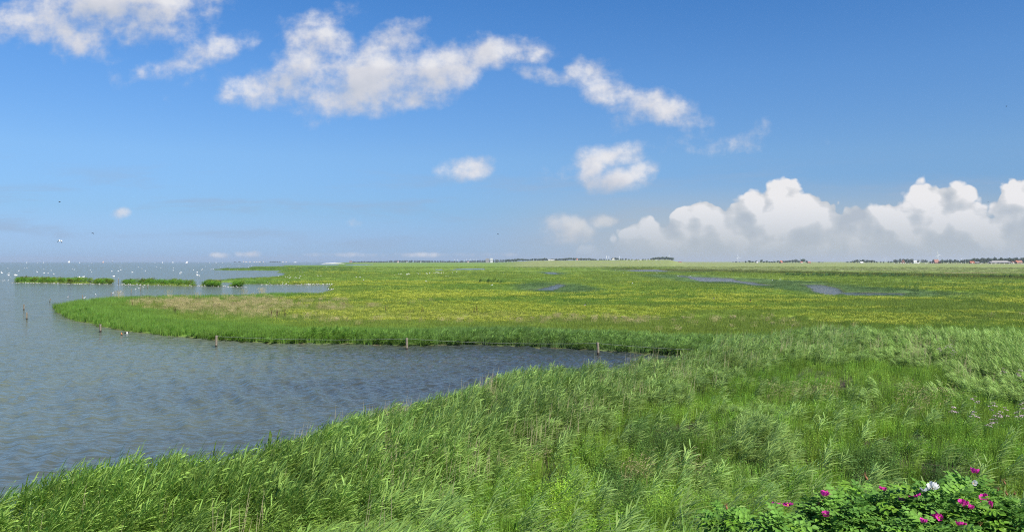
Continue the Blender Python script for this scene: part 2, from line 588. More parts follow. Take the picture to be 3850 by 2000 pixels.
def ground_z(x, y, sd):
    r = np.hypot(x, y)
    az = np.degrees(np.arctan2(x, np.maximum(y, 1e-6)))
    z = np.where(sd > 0, 0.42 * (1 - np.exp(-np.maximum(sd, 0) / 2.2)), -0.9 * (1 - np.exp(np.minimum(sd, 0) / 4.0)))
    z = z + np.where(sd > 0, (fbm(x, y, 9.0, 3, 21) - .5) * .25 * np.minimum(1, np.maximum(sd, 0) / 4), 0)
    # the dike the viewer stands on
    far_k = np.interp(az, [-36, -12, 8, 36], [.225, .220, .215, .21])
    mid_z = np.interp(az, [-36, -12, 8, 22, 36], [2.75, 2.9, 3.1, 3.5, 3.6])
    top_z = np.interp(az, [-36, 8, 14, 36], [4.7, 4.8, 5.6, 5.7])
    d = np.where(r < 8, top_z + (8 - r) * .45, np.where(r < 14, top_z + (mid_z - top_z) * (r - 8) / 6, mid_z - far_k * (r - 14)))
    d = np.minimum(d, 7.3) + (fbm(x, y, 4.0, 3, 33) - .5) * .45
    d = np.minimum(d, .15 + .45 * np.maximum(sd, 0))
    d = np.where(y < 0, np.where(x > -4 - .6 * -y, np.maximum(7.3 - np.maximum(0, -y - 4) * .3, .5), d), d)
    z = np.where((sd > 0) & (d > z), d, z)
    # farm land lies a little higher; in the middle a low sea wall closes the view
    u = np.where(y > 1, x / np.maximum(y, 1), 9)
    z = z + np.where((sd > 0) & (y > 0), sstep(690, 2350, y) * 2.6 * sstep(.02, .2, u), 0)
    wall = sstep(1130, 2050, y) * sstep(-.03, .03, u) * (1 - sstep(.196, .222, u))
    z = z + np.where((sd > 0) & (y > 0), wall * 10.4, 0)
    return z


def ground_at(x, y):
    X_, Y_ = np.array([float(x)]), np.array([float(y)])
    return float(ground_z(X_, Y_, land_sd(X_, Y_))[0])


def drop(px, py, h, y0=5.0, y1=220.0):
    """Where a plant of height h shows its top at photo position px, py: returns its foot."""
    ys = np.geomspace(y0, y1, 600)
    xs = (px - CXP) / FPX * ys
    zs = ground_z(xs, ys, land_sd(xs, ys))
    ray = H - (py - HY) / FPX * ys
    i = int(np.argmax(ray <= zs + h))
    return (float(xs[i]), float(ys[i]), float(zs[i]))


# ---------------------------------------------------------------- colour of the vegetation by place
COL = {k_: np.array(v_) for k_, v_ in dict(
    lush=(.135, .248, .038), blue=(.130, .225, .060), mid=(.188, .265, .042), yellow=(.255, .315, .028), brown=(.265, .235, .10),
    pasture=(.245, .270, .105), olive=(.115, .130, .028), dark=(.05, .095, .02), straw=(.36, .30, .16), wet=(.10, .17, .06), mud=(.09, .075, .05), bank=(.13, .13, .05)).items()}
BROWN_P = [(430, 1128), (900, 1122), (1300, 1142), (1800, 1160), (2100, 1180), (2500, 1212), (2350, 1228), (1950, 1215), (1600, 1205), (1300, 1212), (900, 1192), (600, 1162)]
BROWN_Q = [(2450, 1215), (2900, 1205), (3400, 1195), (3850, 1190), (3850, 1212), (3300, 1222), (2800, 1236), (2450, 1240)]
STRAW_P = [(3540, 1027), (3742, 1026), (3740, 1029.5), (3540, 1030)]


def lerp(a, b, t):
    return a + (b - a) * t[:, None]


def place_px(x, y, z=.35):
    yy = np.maximum(y, 1.0)
    return CXP + FPX * x / yy, HY + FPX * (H - z) / yy


def field_tint(x, y, sd):
    """Average colour of what grows at x, y; second result is how much it flowers, third how brown the grass is."""
    px, py = place_px(x, y)
    n = x.shape[0]
    warp = fbm(x, y, 39.0, 3, 41)
    a = fbm(x * .75, y, 20.0, 4, 43)
    b = fbm(x * .6, y, 62.0, 4, 47)
    c = fbm(x, y, 4.0, 3, 51)
    col = lerp(np.tile(COL['mid'], (n, 1)), np.tile(COL['lush'], (n, 1)), sstep(.40, .62, b * .6 + a * .4))
    # buttercup drifts
    rich = sstep(960, 1150, px) * sstep(990, 1012, py) * (1 - sstep(1215, 1245, py)) * (1 - .25 * sstep(1090, 1000, py))
    drift = sstep(.45, .69, a * .55 + b * .45 + (c - .5) * .22) * rich
    drift = np.maximum(drift, rich * sstep(.50, .66, fbm(x * .7, y, 13.0, 3, 61)) * sstep(1075, 1130, py) * .8)
    drift = np.where(inside([(-300, 1100), (1000, 1100), (1100, 1180), (-300, 1250)], px, py), drift * .35, drift)
    wetm = np.zeros(n)
    for p in PONDS[:6]:
        q = np.asarray(p)
        ctr, rad = q.mean(0), np.ptp(q, axis=0) / 2 * 1.25 + np.array([4, 12])
        wetm = np.maximum(wetm, 1 - sstep(.75, 1.25, np.hypot((x - ctr[0]) / rad[0], (y - ctr[1]) / rad[1]) + (warp - .5) * .8))
    drift = drift * (1 - wetm)
    col = lerp(col, np.tile(COL['wet'], (n, 1)), wetm * .85)
    col = lerp(col, np.tile(COL['yellow'], (n, 1)), drift * .72)
    br = np.zeros(n)
    wob = (warp - .5) * 60 + (fbm(x, y, 7.0, 3, 67) - .5) * 40
    for P_ in (BROWN_P, BROWN_Q):
        d_ = sdist(P_, px + wob * .5, py + wob * .25)
        br = np.maximum(br, sstep(-26, 26, d_))
    br = br * sstep(.30, .62, a * .6 + c * .4) * np.where(px > 2450, .14, np.where(px > 2000, .36, .62))
    col = lerp(col, np.tile(COL['brown'], (n, 1)), br * .8)
    # fringe of the banks
    fr = (1 - sstep(7, 17, sd + (warp - .5) * 9)) * (y > 72) * (y < 195)
    blue = sstep(1250, 2000, px)
    fr_col = lerp(np.tile(COL['lush'] * 1.1, (n, 1)), np.tile(COL['blue'], (n, 1)), blue)
    col = col * (1 - fr[:, None]) + fr_col * fr[:, None]
    drift, br = drift * (1 - fr), br * (1 - fr * .9)
    # far marsh and farm pasture
    far = sstep(1024, 1008, py - (px - 2540) * .012 * (px > 2540)) * sstep(2440, 2600, px)
    far = np.maximum(far, sstep(994, 989.5, py) * sstep(1900, 2000, px))
    far = np.maximum(far, sstep(950, 1350, y) * sstep(1850, 2000, px))
    past = lerp(np.tile(COL['pasture'], (n, 1)), np.tile(COL['mid'] * 1.15, (n, 1)), sstep(.45, .65, fbm(x * .2, y, 60., 3, 71)) * .5)
    col = col * (1 - far[:, None]) + past * far[:, None]
    drift = drift * (1 - far)
    line = np.exp(-((py - (1016 + np.clip(px - 2540, -600, 1400) * .023 + (warp - .5) * 6)) / 5.0) ** 2) * sstep(2150, 2450, px)
    col = lerp(col, np.tile(COL['olive'] * .95, (n, 1)), line * .9)
    st = sstep(-.5, .8, sdist(STRAW_P, px, py))
    col = lerp(col, np.tile(COL['straw'], (n, 1)), st)
    lf = sstep(550, 720, y) * (px < 1330)
    col = lerp(col, np.tile(COL['lush'] * .8, (n, 1)), lf * .85)
    # the dike foot
    nr = (y < 69)
    col = np.where(nr[:, None], lerp(np.tile(COL['lush'], (n, 1)), np.tile(COL['mid'], (n, 1)), sstep(.35, .7, a)) * .8, col)
    col = col * (0.80 + .40 * c)[:, None]
    return col, drift * (1 - line), br

# ================================================================ ground and water sheets
def polar(radii, angs):
    nr, na = len(radii), len(angs)
    rr, aa = np.meshgrid(radii, angs, indexing='ij')
    x, y = (rr * np.sin(aa)).ravel(), (rr * np.cos(aa)).ravel()
    i, j = np.meshgrid(np.arange(nr - 1), np.arange(na), indexing='ij')
    j2 = (j + 1) % na
    f = np.stack([i * na + j, i * na + j2, (i + 1) * na + j2, (i + 1) * na + j], -1).reshape(-1, 4)
    return x, y, f[:, ::-1]


def big_mesh(name, co, faces, mats, smooth=True):
    m = bpy.data.meshes.new(name)
    n, k_ = faces.shape
    m.vertices.add(len(co))
    m.vertices.foreach_set('co', np.ascontiguousarray(co, np.float32).ravel())
    m.loops.add(n * k_)
    m.loops.foreach_set('vertex_index', faces.astype(np.int32).ravel())
    m.polygons.add(n)
    m.polygons.foreach_set('loop_start', np.arange(n, dtype=np.int32) * k_)
    m.polygons.foreach_set('loop_total', np.full(n, k_, np.int32))
    if smooth:
        m.polygons.foreach_set('use_smooth', np.ones(n, bool))
    for mm in mats:
        m.materials.append(mm)
    m.update(calc_edges=True)
    return m


def ground_mat():
    m = bpy.data.materials.new('meadow_ground')
    m.use_nodes = True
    t = m.node_tree
    N, L = t.nodes.new, t.links.new
    b = t.nodes['Principled BSDF']
    b.inputs['Roughness'].default_value = .9
    b.inputs['Specular IOR Level'].default_value = .1
    at_ = N('ShaderNodeAttribute')
    at_.attribute_name = 'tint'
    geo = N('ShaderNodeNewGeometry')
    n1 = N('ShaderNodeTexNoise')
    n1.inputs['Scale'].default_value = 1.6
    n1.inputs['Detail'].default_value = 6
    n1.inputs['Roughness'].default_value = .65
    L(geo.outputs['Position'], n1.inputs['Vector'])
    n2 = N('ShaderNodeTexNoise')
    n2.inputs['Scale'].default_value = .22
    n2.inputs['Detail'].default_value = 5
    n2.inputs['Roughness'].default_value = .7
    L(geo.outputs['Position'], n2.inputs['Vector'])
    mu = S(t, n1.outputs[0]).ramp(.3, .7, .72, 1.22) * S(t, n2.outputs[0]).ramp(.3, .7, .78, 1.18)
    v_ = N('ShaderNodeVectorMath')
    v_.operation = 'SCALE'
    L(at_.outputs['Color'], v_.inputs[0])
    L(mu.s, v_.inputs['Scale'])
    L(v_.outputs[0], b.inputs['Base Color'])
    bp = N('ShaderNodeBump')
    bp.inputs['Strength'].default_value = .7
    bp.inputs['Distance'].default_value = .35
    L(n1.outputs[0], bp.inputs['Height'])
    L(bp.outputs[0], b.inputs['Normal'])
    return m


def water_mat():
    m = bpy.data.materials.new('lake_water')
    m.use_nodes = True
    t = m.node_tree
    N, L = t.nodes.new, t.links.new
    b = t.nodes['Principled BSDF']
    b.inputs['Roughness'].default_value = .12
    b.inputs['IOR'].default_value = 1.33
    b.inputs['Specular IOR Level'].default_value = .5
    geo = N('ShaderNodeNewGeometry')
    sp = N('ShaderNodeSeparateXYZ')
    L(geo.outputs['Position'], sp.inputs[0])
    X = S(t, sp.outputs[0])
    Y = S(t, sp.outputs[1])

    def wave(sx, sy, rot, detail, rough, dist=0.0):
        mp = N('ShaderNodeMapping')
        mp.inputs['Rotation'].default_value = (0, 0, R(rot))
        mp.inputs['Scale'].default_value = (sx, sy, 1)
        L(geo.outputs['Position'], mp.inputs['Vector'])
        n = N('ShaderNodeTexNoise')
        n.noise_dimensions = '2D'
        n.inputs['Scale'].default_value = 1.0
        n.inputs['Detail'].default_value = detail
        n.inputs['Roughness'].default_value = rough
        n.inputs['Distortion'].default_value = dist
        L(mp.outputs[0], n.inputs['Vector'])
        return S(t, n.outputs[0])
    big = wave(.20, .75, 58, 2.0, .5, .6)
    mid = wave(.8, 1.9, 46, 2.0, .5, .5)
    tiny = wave(3.0, 6.0, 64, 2.0, .55)
    gust = wave(.035, .08, 10, 3.0, .55)
    h = big * Y.ramp(60, 130) * 1.5 + mid * Y.ramp(20, 110, .07, .60) + tiny * .016
    bp = N('ShaderNodeBump')
    bp.inputs['Strength'].default_value = 1.0
    bp.inputs['Distance'].default_value = 1.0
    L((h * gust.ramp(.3, .7, .75, 1.1)).s, bp.inputs['Height'])
    L(bp.outputs[0], b.inputs['Normal'])
    # silt stirred up in the open water on the left, clearer in the sheltered inlet
    silt = (X * -1.4 + Y * .1 + (gust - .5) * 34.0).ramp(4, 56)
    mixc = N('ShaderNodeMix')
    mixc.data_type = 'RGBA'
    mixc.inputs['A'].default_value = (.044, .053, .048, 1)
    mixc.inputs['B'].default_value = (.118, .138, .092, 1)
    L(silt.s, mixc.inputs['Factor'])
    L(mixc.outputs['Result'], b.inputs['Base Color'])
    return m


fine = np.radians(np.linspace(-40, 40, 861))
coarse = np.radians(np.linspace(40, 320, 122)[1:-1])
angs = np.concatenate([fine, coarse])
radii = np.concatenate([[0.05, 1, 2, 3, 4], np.geomspace(4.8, 13300, 470)])
gx, gy, gf = polar(radii, angs)
gsd = land_sd(gx, gy)
gz = ground_z(gx, gy, gsd)
gtint, gdrift, gbrown = field_tint(gx, gy, gsd)
near_m = np.clip((72 - np.hypot(gx, gy)) / 12, 0, 1)[:, None]
gtint = gtint * (1 - near_m) + COL['mud'] * .7 * near_m                       # bare soil and litter between the stems
shore_m = (np.exp(-np.clip(gsd, 0, 50) / .5) * (gsd > -3))[:, None] * (gy < 950)[:, None]
gtint = gtint * (1 - shore_m) + COL['bank'] * shore_m
gtint = np.where((gsd < 0)[:, None], COL['mud'], gtint)
gm = big_mesh('ground', np.stack([gx, gy, gz], -1), gf, [ground_mat()])
ca = gm.color_attributes.new('tint', 'FLOAT_COLOR', 'POINT')
ca.data.foreach_set('color', np.concatenate([gtint, np.ones((len(gtint), 1))], 1).astype(np.float32).ravel())
tag(link('ground', gm), kind='structure')
wr = np.concatenate([[1.0], np.geomspace(6, 17.5, 12), np.geomspace(18, 140, 430), np.geomspace(144, 13400, 80)])
wa = np.concatenate([np.radians(np.linspace(-36, 24, 540)), np.radians(np.linspace(24, 324, 110)[1:-1])])
wx, wy, wf = polar(wr, wa)


def wave_height(x, y):
    """Short wind waves: a spread of wave trains, crests sharper than troughs, livelier in the gusts."""
    rr = np.random.default_rng(5)
    z = np.zeros_like(x)
    wob = (fbm(x, y, 9.0, 3, 201) - .5) * 5.0
    for k_ in range(17):
        lam = .80 * 1.072 ** k_
        main = k_ % 3 != 2
        th = math.radians((30 if main else -52) + rr.normal(0, 11))
        kx, ky = 2 * math.pi / lam * math.cos(th), 2 * math.pi / lam * math.sin(th)
        ph = kx * x + ky * y + rr.uniform(0, 6.28) + wob * rr.uniform(.6, 1.4)
        env = .35 + 1.3 * fbm(x, y, 5.0 + lam * 2, 2, 210 + k_)
        c = .5 + .5 * np.sin(ph)
        z += (c ** 1.7 - .42) * lam * (.022 if main else .012) * env
    return z * (.55 + .9 * fbm(x, y, 28.0, 3, 205))


wz = np.zeros_like(wx)
wr_ = np.hypot(wx, wy)
near_w = (wr_ > 17.6) & (wr_ < 141) & (wy > 0)
wz[near_w] = wave_height(wx[near_w], wy[near_w]) * np.clip((138 - wr_[near_w]) / 60, 0, 1) * np.clip(1.4 - wr_[near_w] / 140, .3, 1)
tag(link('water', big_mesh('water', np.stack([wx, wy, wz], -1), wf, [water_mat()])), kind='structure')

# white shell bank at the far point
sb_v, sb_f = [(0, 0, 3.2)], []
q0, q1 = at(1208, 992.2), at(1290, 991.6)
cx_, cy_ = (q0[0] + q1[0]) / 2, (q0[1] + q1[1]) / 2
for r_ in (.5, 1.0):
    for k_ in range(32):
        a_ = 2 * math.pi * k_ / 32
        wob = 1 + .12 * math.sin(3 * a_ + 1) + .07 * math.sin(7 * a_)
        sb_v.append((math.cos(a_) * 46 * r_ * wob, math.sin(a_) * 60 * r_ * wob, 2.6 if r_ < .9 else -.3))
for k_ in range(32):
    k2 = (k_ + 1) % 32
    sb_f += [(0, 1 + k_, 1 + k2), (1 + k_, 33 + k_, 33 + k2, 1 + k2)]
tag(link('shell_bank', mesh_of('shell_bank', sb_v, sb_f, mat('white_shell_sand', (.78, .75, .70), .9), smooth=True), loc=(cx_, cy_, .1)), kind='structure')


# ================================================================ plants that are scattered by the thousand
PROTO = {}


class Blades:
    """Ribbons and leaves with a shade value per vertex."""
    def __init__(self, seed):
        self.v, self.f, self.c, self.m = [], [], [], []
        self.r = random.Random(seed)

    def ribbon(self, pts, widths, side, shade, mi=0):
        o = len(self.v)
        n = len(pts)
        for i, (p, w) in enumerate(zip(pts, widths)):
            p = Vector(p)
            if i == n - 1:
                self.v.append(p)
                self.c.append(shade)
            else:
                self.v += [p - side * w / 2, p + side * w / 2]
                self.c += [shade, shade]
        for i in range(n - 1):
            a = o + 2 * i
            if i == n - 2:
                self.f.append((a, a + 1, a + 2))
            else:
                self.f.append((a, a + 1, a + 3, a + 2))
            self.m.append(mi)

    def leaf(self, p, d, n, ln, w, shade, mi=0):
        """Pointed leaf from p along d, folded a little along its middle."""
        p, d = Vector(p), Vector(d).normalized()
        s = d.cross(Vector(n)).normalized()
        u = s.cross(d).normalized()
        o = len(self.v)
        self.v += [p, p + d * ln * .45 + s * w / 2 + u * w * .18, p + d * ln * .5, p + d * ln * .45 - s * w / 2 + u * w * .18, p + d * ln - u * ln * .12]
        self.c += [shade] * 5
        self.f += [(o, o + 1, o + 2), (o, o + 2, o + 3), (o + 1, o + 4, o + 2), (o + 2, o + 4, o + 3)]
        self.m += [mi] * 4

    def disc(self, p, r, shade, mi, tilt=.4, n=5):
        o = len(self.v)
        nx, ny = self.r.uniform(-tilt, tilt), self.r.uniform(-tilt, tilt)
        a0 = self.r.random() * 6.28
        for k_ in range(n):
            a = a0 + 2 * math.pi * k_ / n
            x, y = math.cos(a) * r, math.sin(a) * r
            self.v.append(Vector(p) + Vector((x, y, -nx * x - ny * y)))
            self.c.append(shade)
        self.f.append(tuple(o + i for i in range(n)))
        self.m.append(mi)

    def mesh(self, name, mats):
        m = mesh_of(name, self.v, self.f, mats, self.m)
        a = m.color_attributes.new('shade', 'FLOAT_COLOR', 'POINT')
        a.data.foreach_set('color', np.array([(*c, 1) for c in self.c], np.float32).ravel())
        return m


def shade_of(r, lo=.75, hi=1.25, warm=.1):
    s = r.uniform(lo, hi)
    w = r.uniform(-warm, warm)
    return (s * (1 + w), s, s * (1 - w))


def blade(B, x, y, h, lean, w, segs=3, curl=1.6, sh=None, mi=0, z0=0.0):
    """Grass blade: rises, then bends over towards lean."""
    r = B.r
    lx, ly = lean
    a = r.uniform(0, math.pi)
    side = Vector((math.cos(a), math.sin(a), 0))
    pts, ws = [], []
    for i in range(segs + 1):
        t_ = i / segs
        k_ = t_ ** curl
        pts.append((x + lx * k_, y + ly * k_, z0 + h * (t_ - .12 * k_ * math.hypot(lx, ly) / max(h, .1))))
        ws.append(w * (1 - .55 * t_))
    B.ribbon(pts, ws, side, sh or shade_of(r))


def make_reed(seed, dead=False):
    """A tuft of common reed, plumed leaves streaming with the wind along +X."""
    B = Blades(seed)
    r = B.r
    for s_ in range(4):
        x0, y0 = r.uniform(-.22, .22), r.uniform(-.22, .22)
        h = r.uniform(1.45, 1.95)
        bend = r.uniform(.16, .42)
        bend_y = r.uniform(-.12, .12)

        def stem(t_):
            return Vector((x0 + bend * t_ ** 1.8, y0 + bend_y * t_ ** 1.8, h * t_))
        B.ribbon([stem(q) for q in (0, .35, .7, 1)], [.012, .011, .009, .006], Vector((.3, .95, 0)), shade_of(r, .8, 1.0))
        nl = r.randint(9, 12)
        for k_ in range(nl):
            t_ = .28 + .72 * (k_ + r.random() * .6) / nl
            p = stem(min(t_, 1))
            yaw = r.gauss(0, .55)
            ln = r.uniform(.44, .72) * (1.1 if t_ < .85 else .85)
            rise = r.uniform(.55, 1.35) if t_ > .6 else r.uniform(.35, .9)
            d = Vector((math.cos(yaw), math.sin(yaw), rise)).normalized()
            if t_ > .9:
                d = Vector((.6 * math.cos(yaw), .6 * math.sin(yaw), 1)).normalized()
            droop = r.uniform(.05, .28)
            pts = [p, p + d * ln * .4 + Vector((0, 0, .01)), p + d * ln * .75 - Vector((0, 0, droop * ln * .3)), p + d * ln - Vector((0, 0, droop * ln))]
            roll = r.uniform(-.9, .9)
            sd = Vector((-math.sin(yaw), math.cos(yaw), 0)) * math.cos(roll) + Vector((0, 0, 1)) * math.sin(roll)
            w = r.uniform(.032, .052)
            B.ribbon(pts, [w * .6, w, w * .7, 0], sd, shade_of(r, .72, 1.3, .08))
    return B.mesh('reed_tuft', [M_LEAF])


def make_straw(seed):
    B = Blades(seed)
    r = B.r
    for s_ in range(5):
        x0, y0 = r.uniform(-.3, .3), r.uniform(-.3, .3)
        h = r.uniform(1.3, 2.1)
        bx, by = r.uniform(-.05, .28), r.uniform(-.12, .12)
        B.ribbon([(x0 + bx * t_ ** 1.5, y0 + by * t_, h * t_) for t_ in (0, .4, .8, 1)], [.011, .010, .008, 0], Vector((1, .2, 0)), (1, 1, 1))
    return B.mesh('dead_reed_tuft', [M_STRAW])


def make_herb(seed, tall=1.0, size=1.0):
    """Tangle of leafy weeds with some blades."""
    B = Blades(seed)
    r = B.r
    for s_ in range(7):
        x0, y0 = r.uniform(-.26, .26), r.uniform(-.26, .26)
        h = r.uniform(.45, .95) * tall
        lx, ly = r.uniform(-.1, .25), r.uniform(-.15, .15)
        base = shade_of(r, .7, 1.2, .12)
        B.ribbon([(x0, y0, 0), (x0 + lx * .4, y0 + ly * .4, h * .5), (x0 + lx, y0 + ly, h)], [.010, .008, 0], Vector((.7, .7, 0)), base)
        nl = 13
        for k_ in range(nl):
            t_ = .2 + .8 * k_ / (nl - 1)
            a = k_ * 2.4 + r.uniform(-.4, .4)
            p = (x0 + lx * t_ * t_, y0 + ly * t_ * t_, h * t_)
            ln = r.uniform(.07, .13) * size * (1.15 - .5 * t_)
            d = (math.cos(a), math.sin(a), r.uniform(.0, .8))
            q = r.uniform(.8, 1.25)
            B.leaf(p, d, (r.uniform(-.4, .4), r.uniform(-.4, .4), 1), ln, ln * r.uniform(.34, .6), tuple(c * q for c in base))
    for s_ in range(6):
        blade(B, r.uniform(-.25, .25), r.uniform(-.25, .25), r.uniform(.5, .95) * tall, (r.uniform(.0, .35), r.uniform(-.15, .15)), .012, 3)
    return B.mesh('weed_tuft', [M_LEAF])


def make_grass(seed, n=34, h=(.45, .85), spread=.24, w=.011, lean=.3, seeds=0, flowers=0):
    B = Blades(seed)
    r = B.r
    for k_ in range(n):
        blade(B, r.uniform(-spread, spread), r.uniform(-spread, spread), r.uniform(*h), (r.uniform(-.05, lean), r.gauss(0, lean * .35)), w * r.uniform(.7, 1.4), 2 if w > .02 else 3)
    for k_ in range(seeds):
        x0, y0, hh = r.uniform(-spread, spread), r.uniform(-spread, spread), r.uniform(h[0] + .2, h[1] + .25)
        lx = r.uniform(.02, lean)
        B.ribbon([(x0, y0, hh * .5), (x0 + lx * .5, y0, hh)], [w * .5, 0], Vector((.7, .7, 0)), (1, 1, 1), 2)
        sl = max(.10, w * 5)
        B.ribbon([(x0 + lx * .45, y0, hh - .02), (x0 + lx * .6 + .02, y0, hh + sl * .45), (x0 + lx * .8 + sl * .5, y0, hh + sl * .8), (x0 + lx + sl * .9, y0, hh + sl * .75)],
                 [w * .8, w * 1.3, w * 1.1, 0], Vector((.3, .8, .4)).normalized(), shade_of(r, .8, 1.2), 2)
    for k_ in range(flowers):
        B.disc((r.uniform(-spread, spread), r.uniform(-spread, spread), r.uniform(h[1] * .85, h[1] * 1.15)), r.uniform(.8, 1.25) * max(.014, w * .9), (1, 1, 1), 1, .6, 4)
    return B.mesh('grass_tuft', [M_LEAF, M_PETAL, M_SEED])


def kit(name, meshes):
    c = bpy.data.collections.new(name)
    for m in meshes:
        o = bpy.data.objects.new(m.name, m)
        c.objects.link(o)
    PROTO[name] = (c, len(meshes))


kit('reed', [make_reed(10 + i) for i in range(5)])
kit('straw', [make_straw(30 + i) for i in range(3)])
kit('herb', [make_herb(50 + i) for i in range(4)])
kit('grass', [make_grass(70 + i) for i in range(4)])
kit('foxtail', [make_grass(80 + i, n=20, h=(.5, .8), seeds=5, w=.012, lean=.25) for i in range(3)])
kit('meadow', [make_grass(90 + i, n=46, h=(.22, .46), spread=.55, w=.034, lean=.14) for i in range(4)])
kit('flowering', [make_grass(100 + i, n=34, h=(.22, .40), spread=.55, w=.034, lean=.12, flowers=24) for i in range(4)])
kit('plumed', [make_grass(110 + i, n=26, h=(.25, .48), spread=.55, w=.032, lean=.14, seeds=26) for i in range(3)])


def scatter(name, kitname, pos, yaw, scl, tint, tilt=None, label=None):
    """One object of countless plants: points carrying turn, size and tint; the tufts are instanced on them."""
    n = len(pos)
    m = bpy.data.meshes.new(name)
    m.vertices.add(n)
    m.vertices.foreach_set('co', np.asarray(pos, np.float32).ravel())
    c, nk = PROTO[kitname]
    rot = np.zeros((n, 3), np.float32)
    if tilt is not None:
        rot[:, :2] = tilt
    rot[:, 2] = yaw
    scl = np.asarray(scl, np.float32)
    if scl.ndim == 1:
        scl = np.repeat(scl[:, None], 3, 1)
    for an, ty, key, arr in (('rot', 'FLOAT_VECTOR', 'vector', rot), ('scl', 'FLOAT_VECTOR', 'vector', scl), ('tint', 'FLOAT_VECTOR', 'vector', np.asarray(tint, np.float32))):
        m.attributes.new(an, ty, 'POINT').data.foreach_set(key, np.ascontiguousarray(arr, np.float32).ravel())
    m.attributes.new('pick', 'INT', 'POINT').data.foreach_set('value', RNG.integers(0, nk, n).astype(np.int32))
    o = link(name, m)
    g = bpy.data.node_groups.new(name + '_nodes', 'GeometryNodeTree')
    g.interface.new_socket('Geometry', in_out='INPUT', socket_type='NodeSocketGeometry')
    g.interface.new_socket('Geometry', in_out='OUTPUT', socket_type='NodeSocketGeometry')
    N, L = g.nodes.new, g.links.new
    gi, go = N('NodeGroupInput'), N('NodeGroupOutput')
    mp = N('GeometryNodeMeshToPoints')
    mp.inputs['Radius'].default_value = .01
    ci = N('GeometryNodeCollectionInfo')
    ci.inputs['Collection'].default_value = c
    ci.inputs['Separate Children'].default_value = True
    ci.inputs['Reset Children'].default_value = True
    ip = N('GeometryNodeInstanceOnPoints')
    ip.inputs['Pick Instance'].default_value = True

    def attr(nm, ty):
        a = N('GeometryNodeInputNamedAttribute')
        a.data_type = ty
        a.inputs['Name'].default_value = nm
        return a.outputs['Attribute']
    e2r = N('FunctionNodeEulerToRotation')
    L(attr('rot', 'FLOAT_VECTOR'), e2r.inputs[0])
    L(gi.outputs[0], mp.inputs['Mesh'])
    L(mp.outputs[0], ip.inputs['Points'])
    L(ci.outputs[0], ip.inputs['Instance'])
    L(attr('pick', 'INT'), ip.inputs['Instance Index'])
    L(e2r.outputs[0], ip.inputs['Rotation'])
    L(attr('scl', 'FLOAT_VECTOR'), ip.inputs['Scale'])
    L(ip.outputs[0], go.inputs[0])
    md = o.modifiers.new('plants', 'NODES')
    md.node_group = g
    return tag(o, label, None, None, 'stuff')


def ring_points(r0, r1, per_m2, half=37.0):
    """Even scatter over the wedge in view between two distances."""
    half = R(half)
    n = int(per_m2 * half * (r1 * r1 - r0 * r0))
    r_ = np.sqrt(RNG.uniform(r0 * r0, r1 * r1, n))
    a = RNG.uniform(-half, half, n)
    return r_ * np.sin(a), r_ * np.cos(a)


# ---- reeds, weeds and grass on the near side
REED_P = [[(-500, 1600), (1046, 1600), (1741, 1420), (2600, 1270), (2720, 1290), (2540, 1420), (2300, 1530), (1980, 1650), (1720, 1830), (1500, 1900), (1000, 1960), (560, 2040), (-100, 2080), (-500, 2100)],
          [(2480, 1240), (3000, 1205), (4000, 1180), (4000, 1500), (3700, 1440), (3500, 1335), (3300, 1315), (2900, 1325), (2600, 1400)],
          [(2720, 1500), (2960, 1480), (3060, 1580), (2960, 1740), (2650, 1850), (2600, 1660)]]
FOX_P = [[(2880, 1415), (3140, 1405), (3140, 1460), (2880, 1470)], [(2500, 1660), (2640, 1655), (2640, 1730), (2480, 1740)], [(1880, 1660), (2040, 1665), (2040, 1720), (1880, 1715)],
         [(2330, 1690), (2500, 1680), (2480, 1760), (2330, 1760)], [(3380, 1420), (3600, 1440), (3560, 1520), (3360, 1500)]]
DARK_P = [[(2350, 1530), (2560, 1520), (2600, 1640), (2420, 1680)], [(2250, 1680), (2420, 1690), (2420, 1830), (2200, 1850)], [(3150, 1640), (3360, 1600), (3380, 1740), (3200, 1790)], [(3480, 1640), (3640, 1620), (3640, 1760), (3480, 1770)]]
BRIGHT_P = [[(2000, 1750), (2260, 1740), (2280, 1880), (2020, 1890)], [(2350, 1870), (2560, 1850), (2560, 2010), (2350, 2010)], [(700, 1930), (1250, 1930), (1250, 2020), (700, 2020)]]


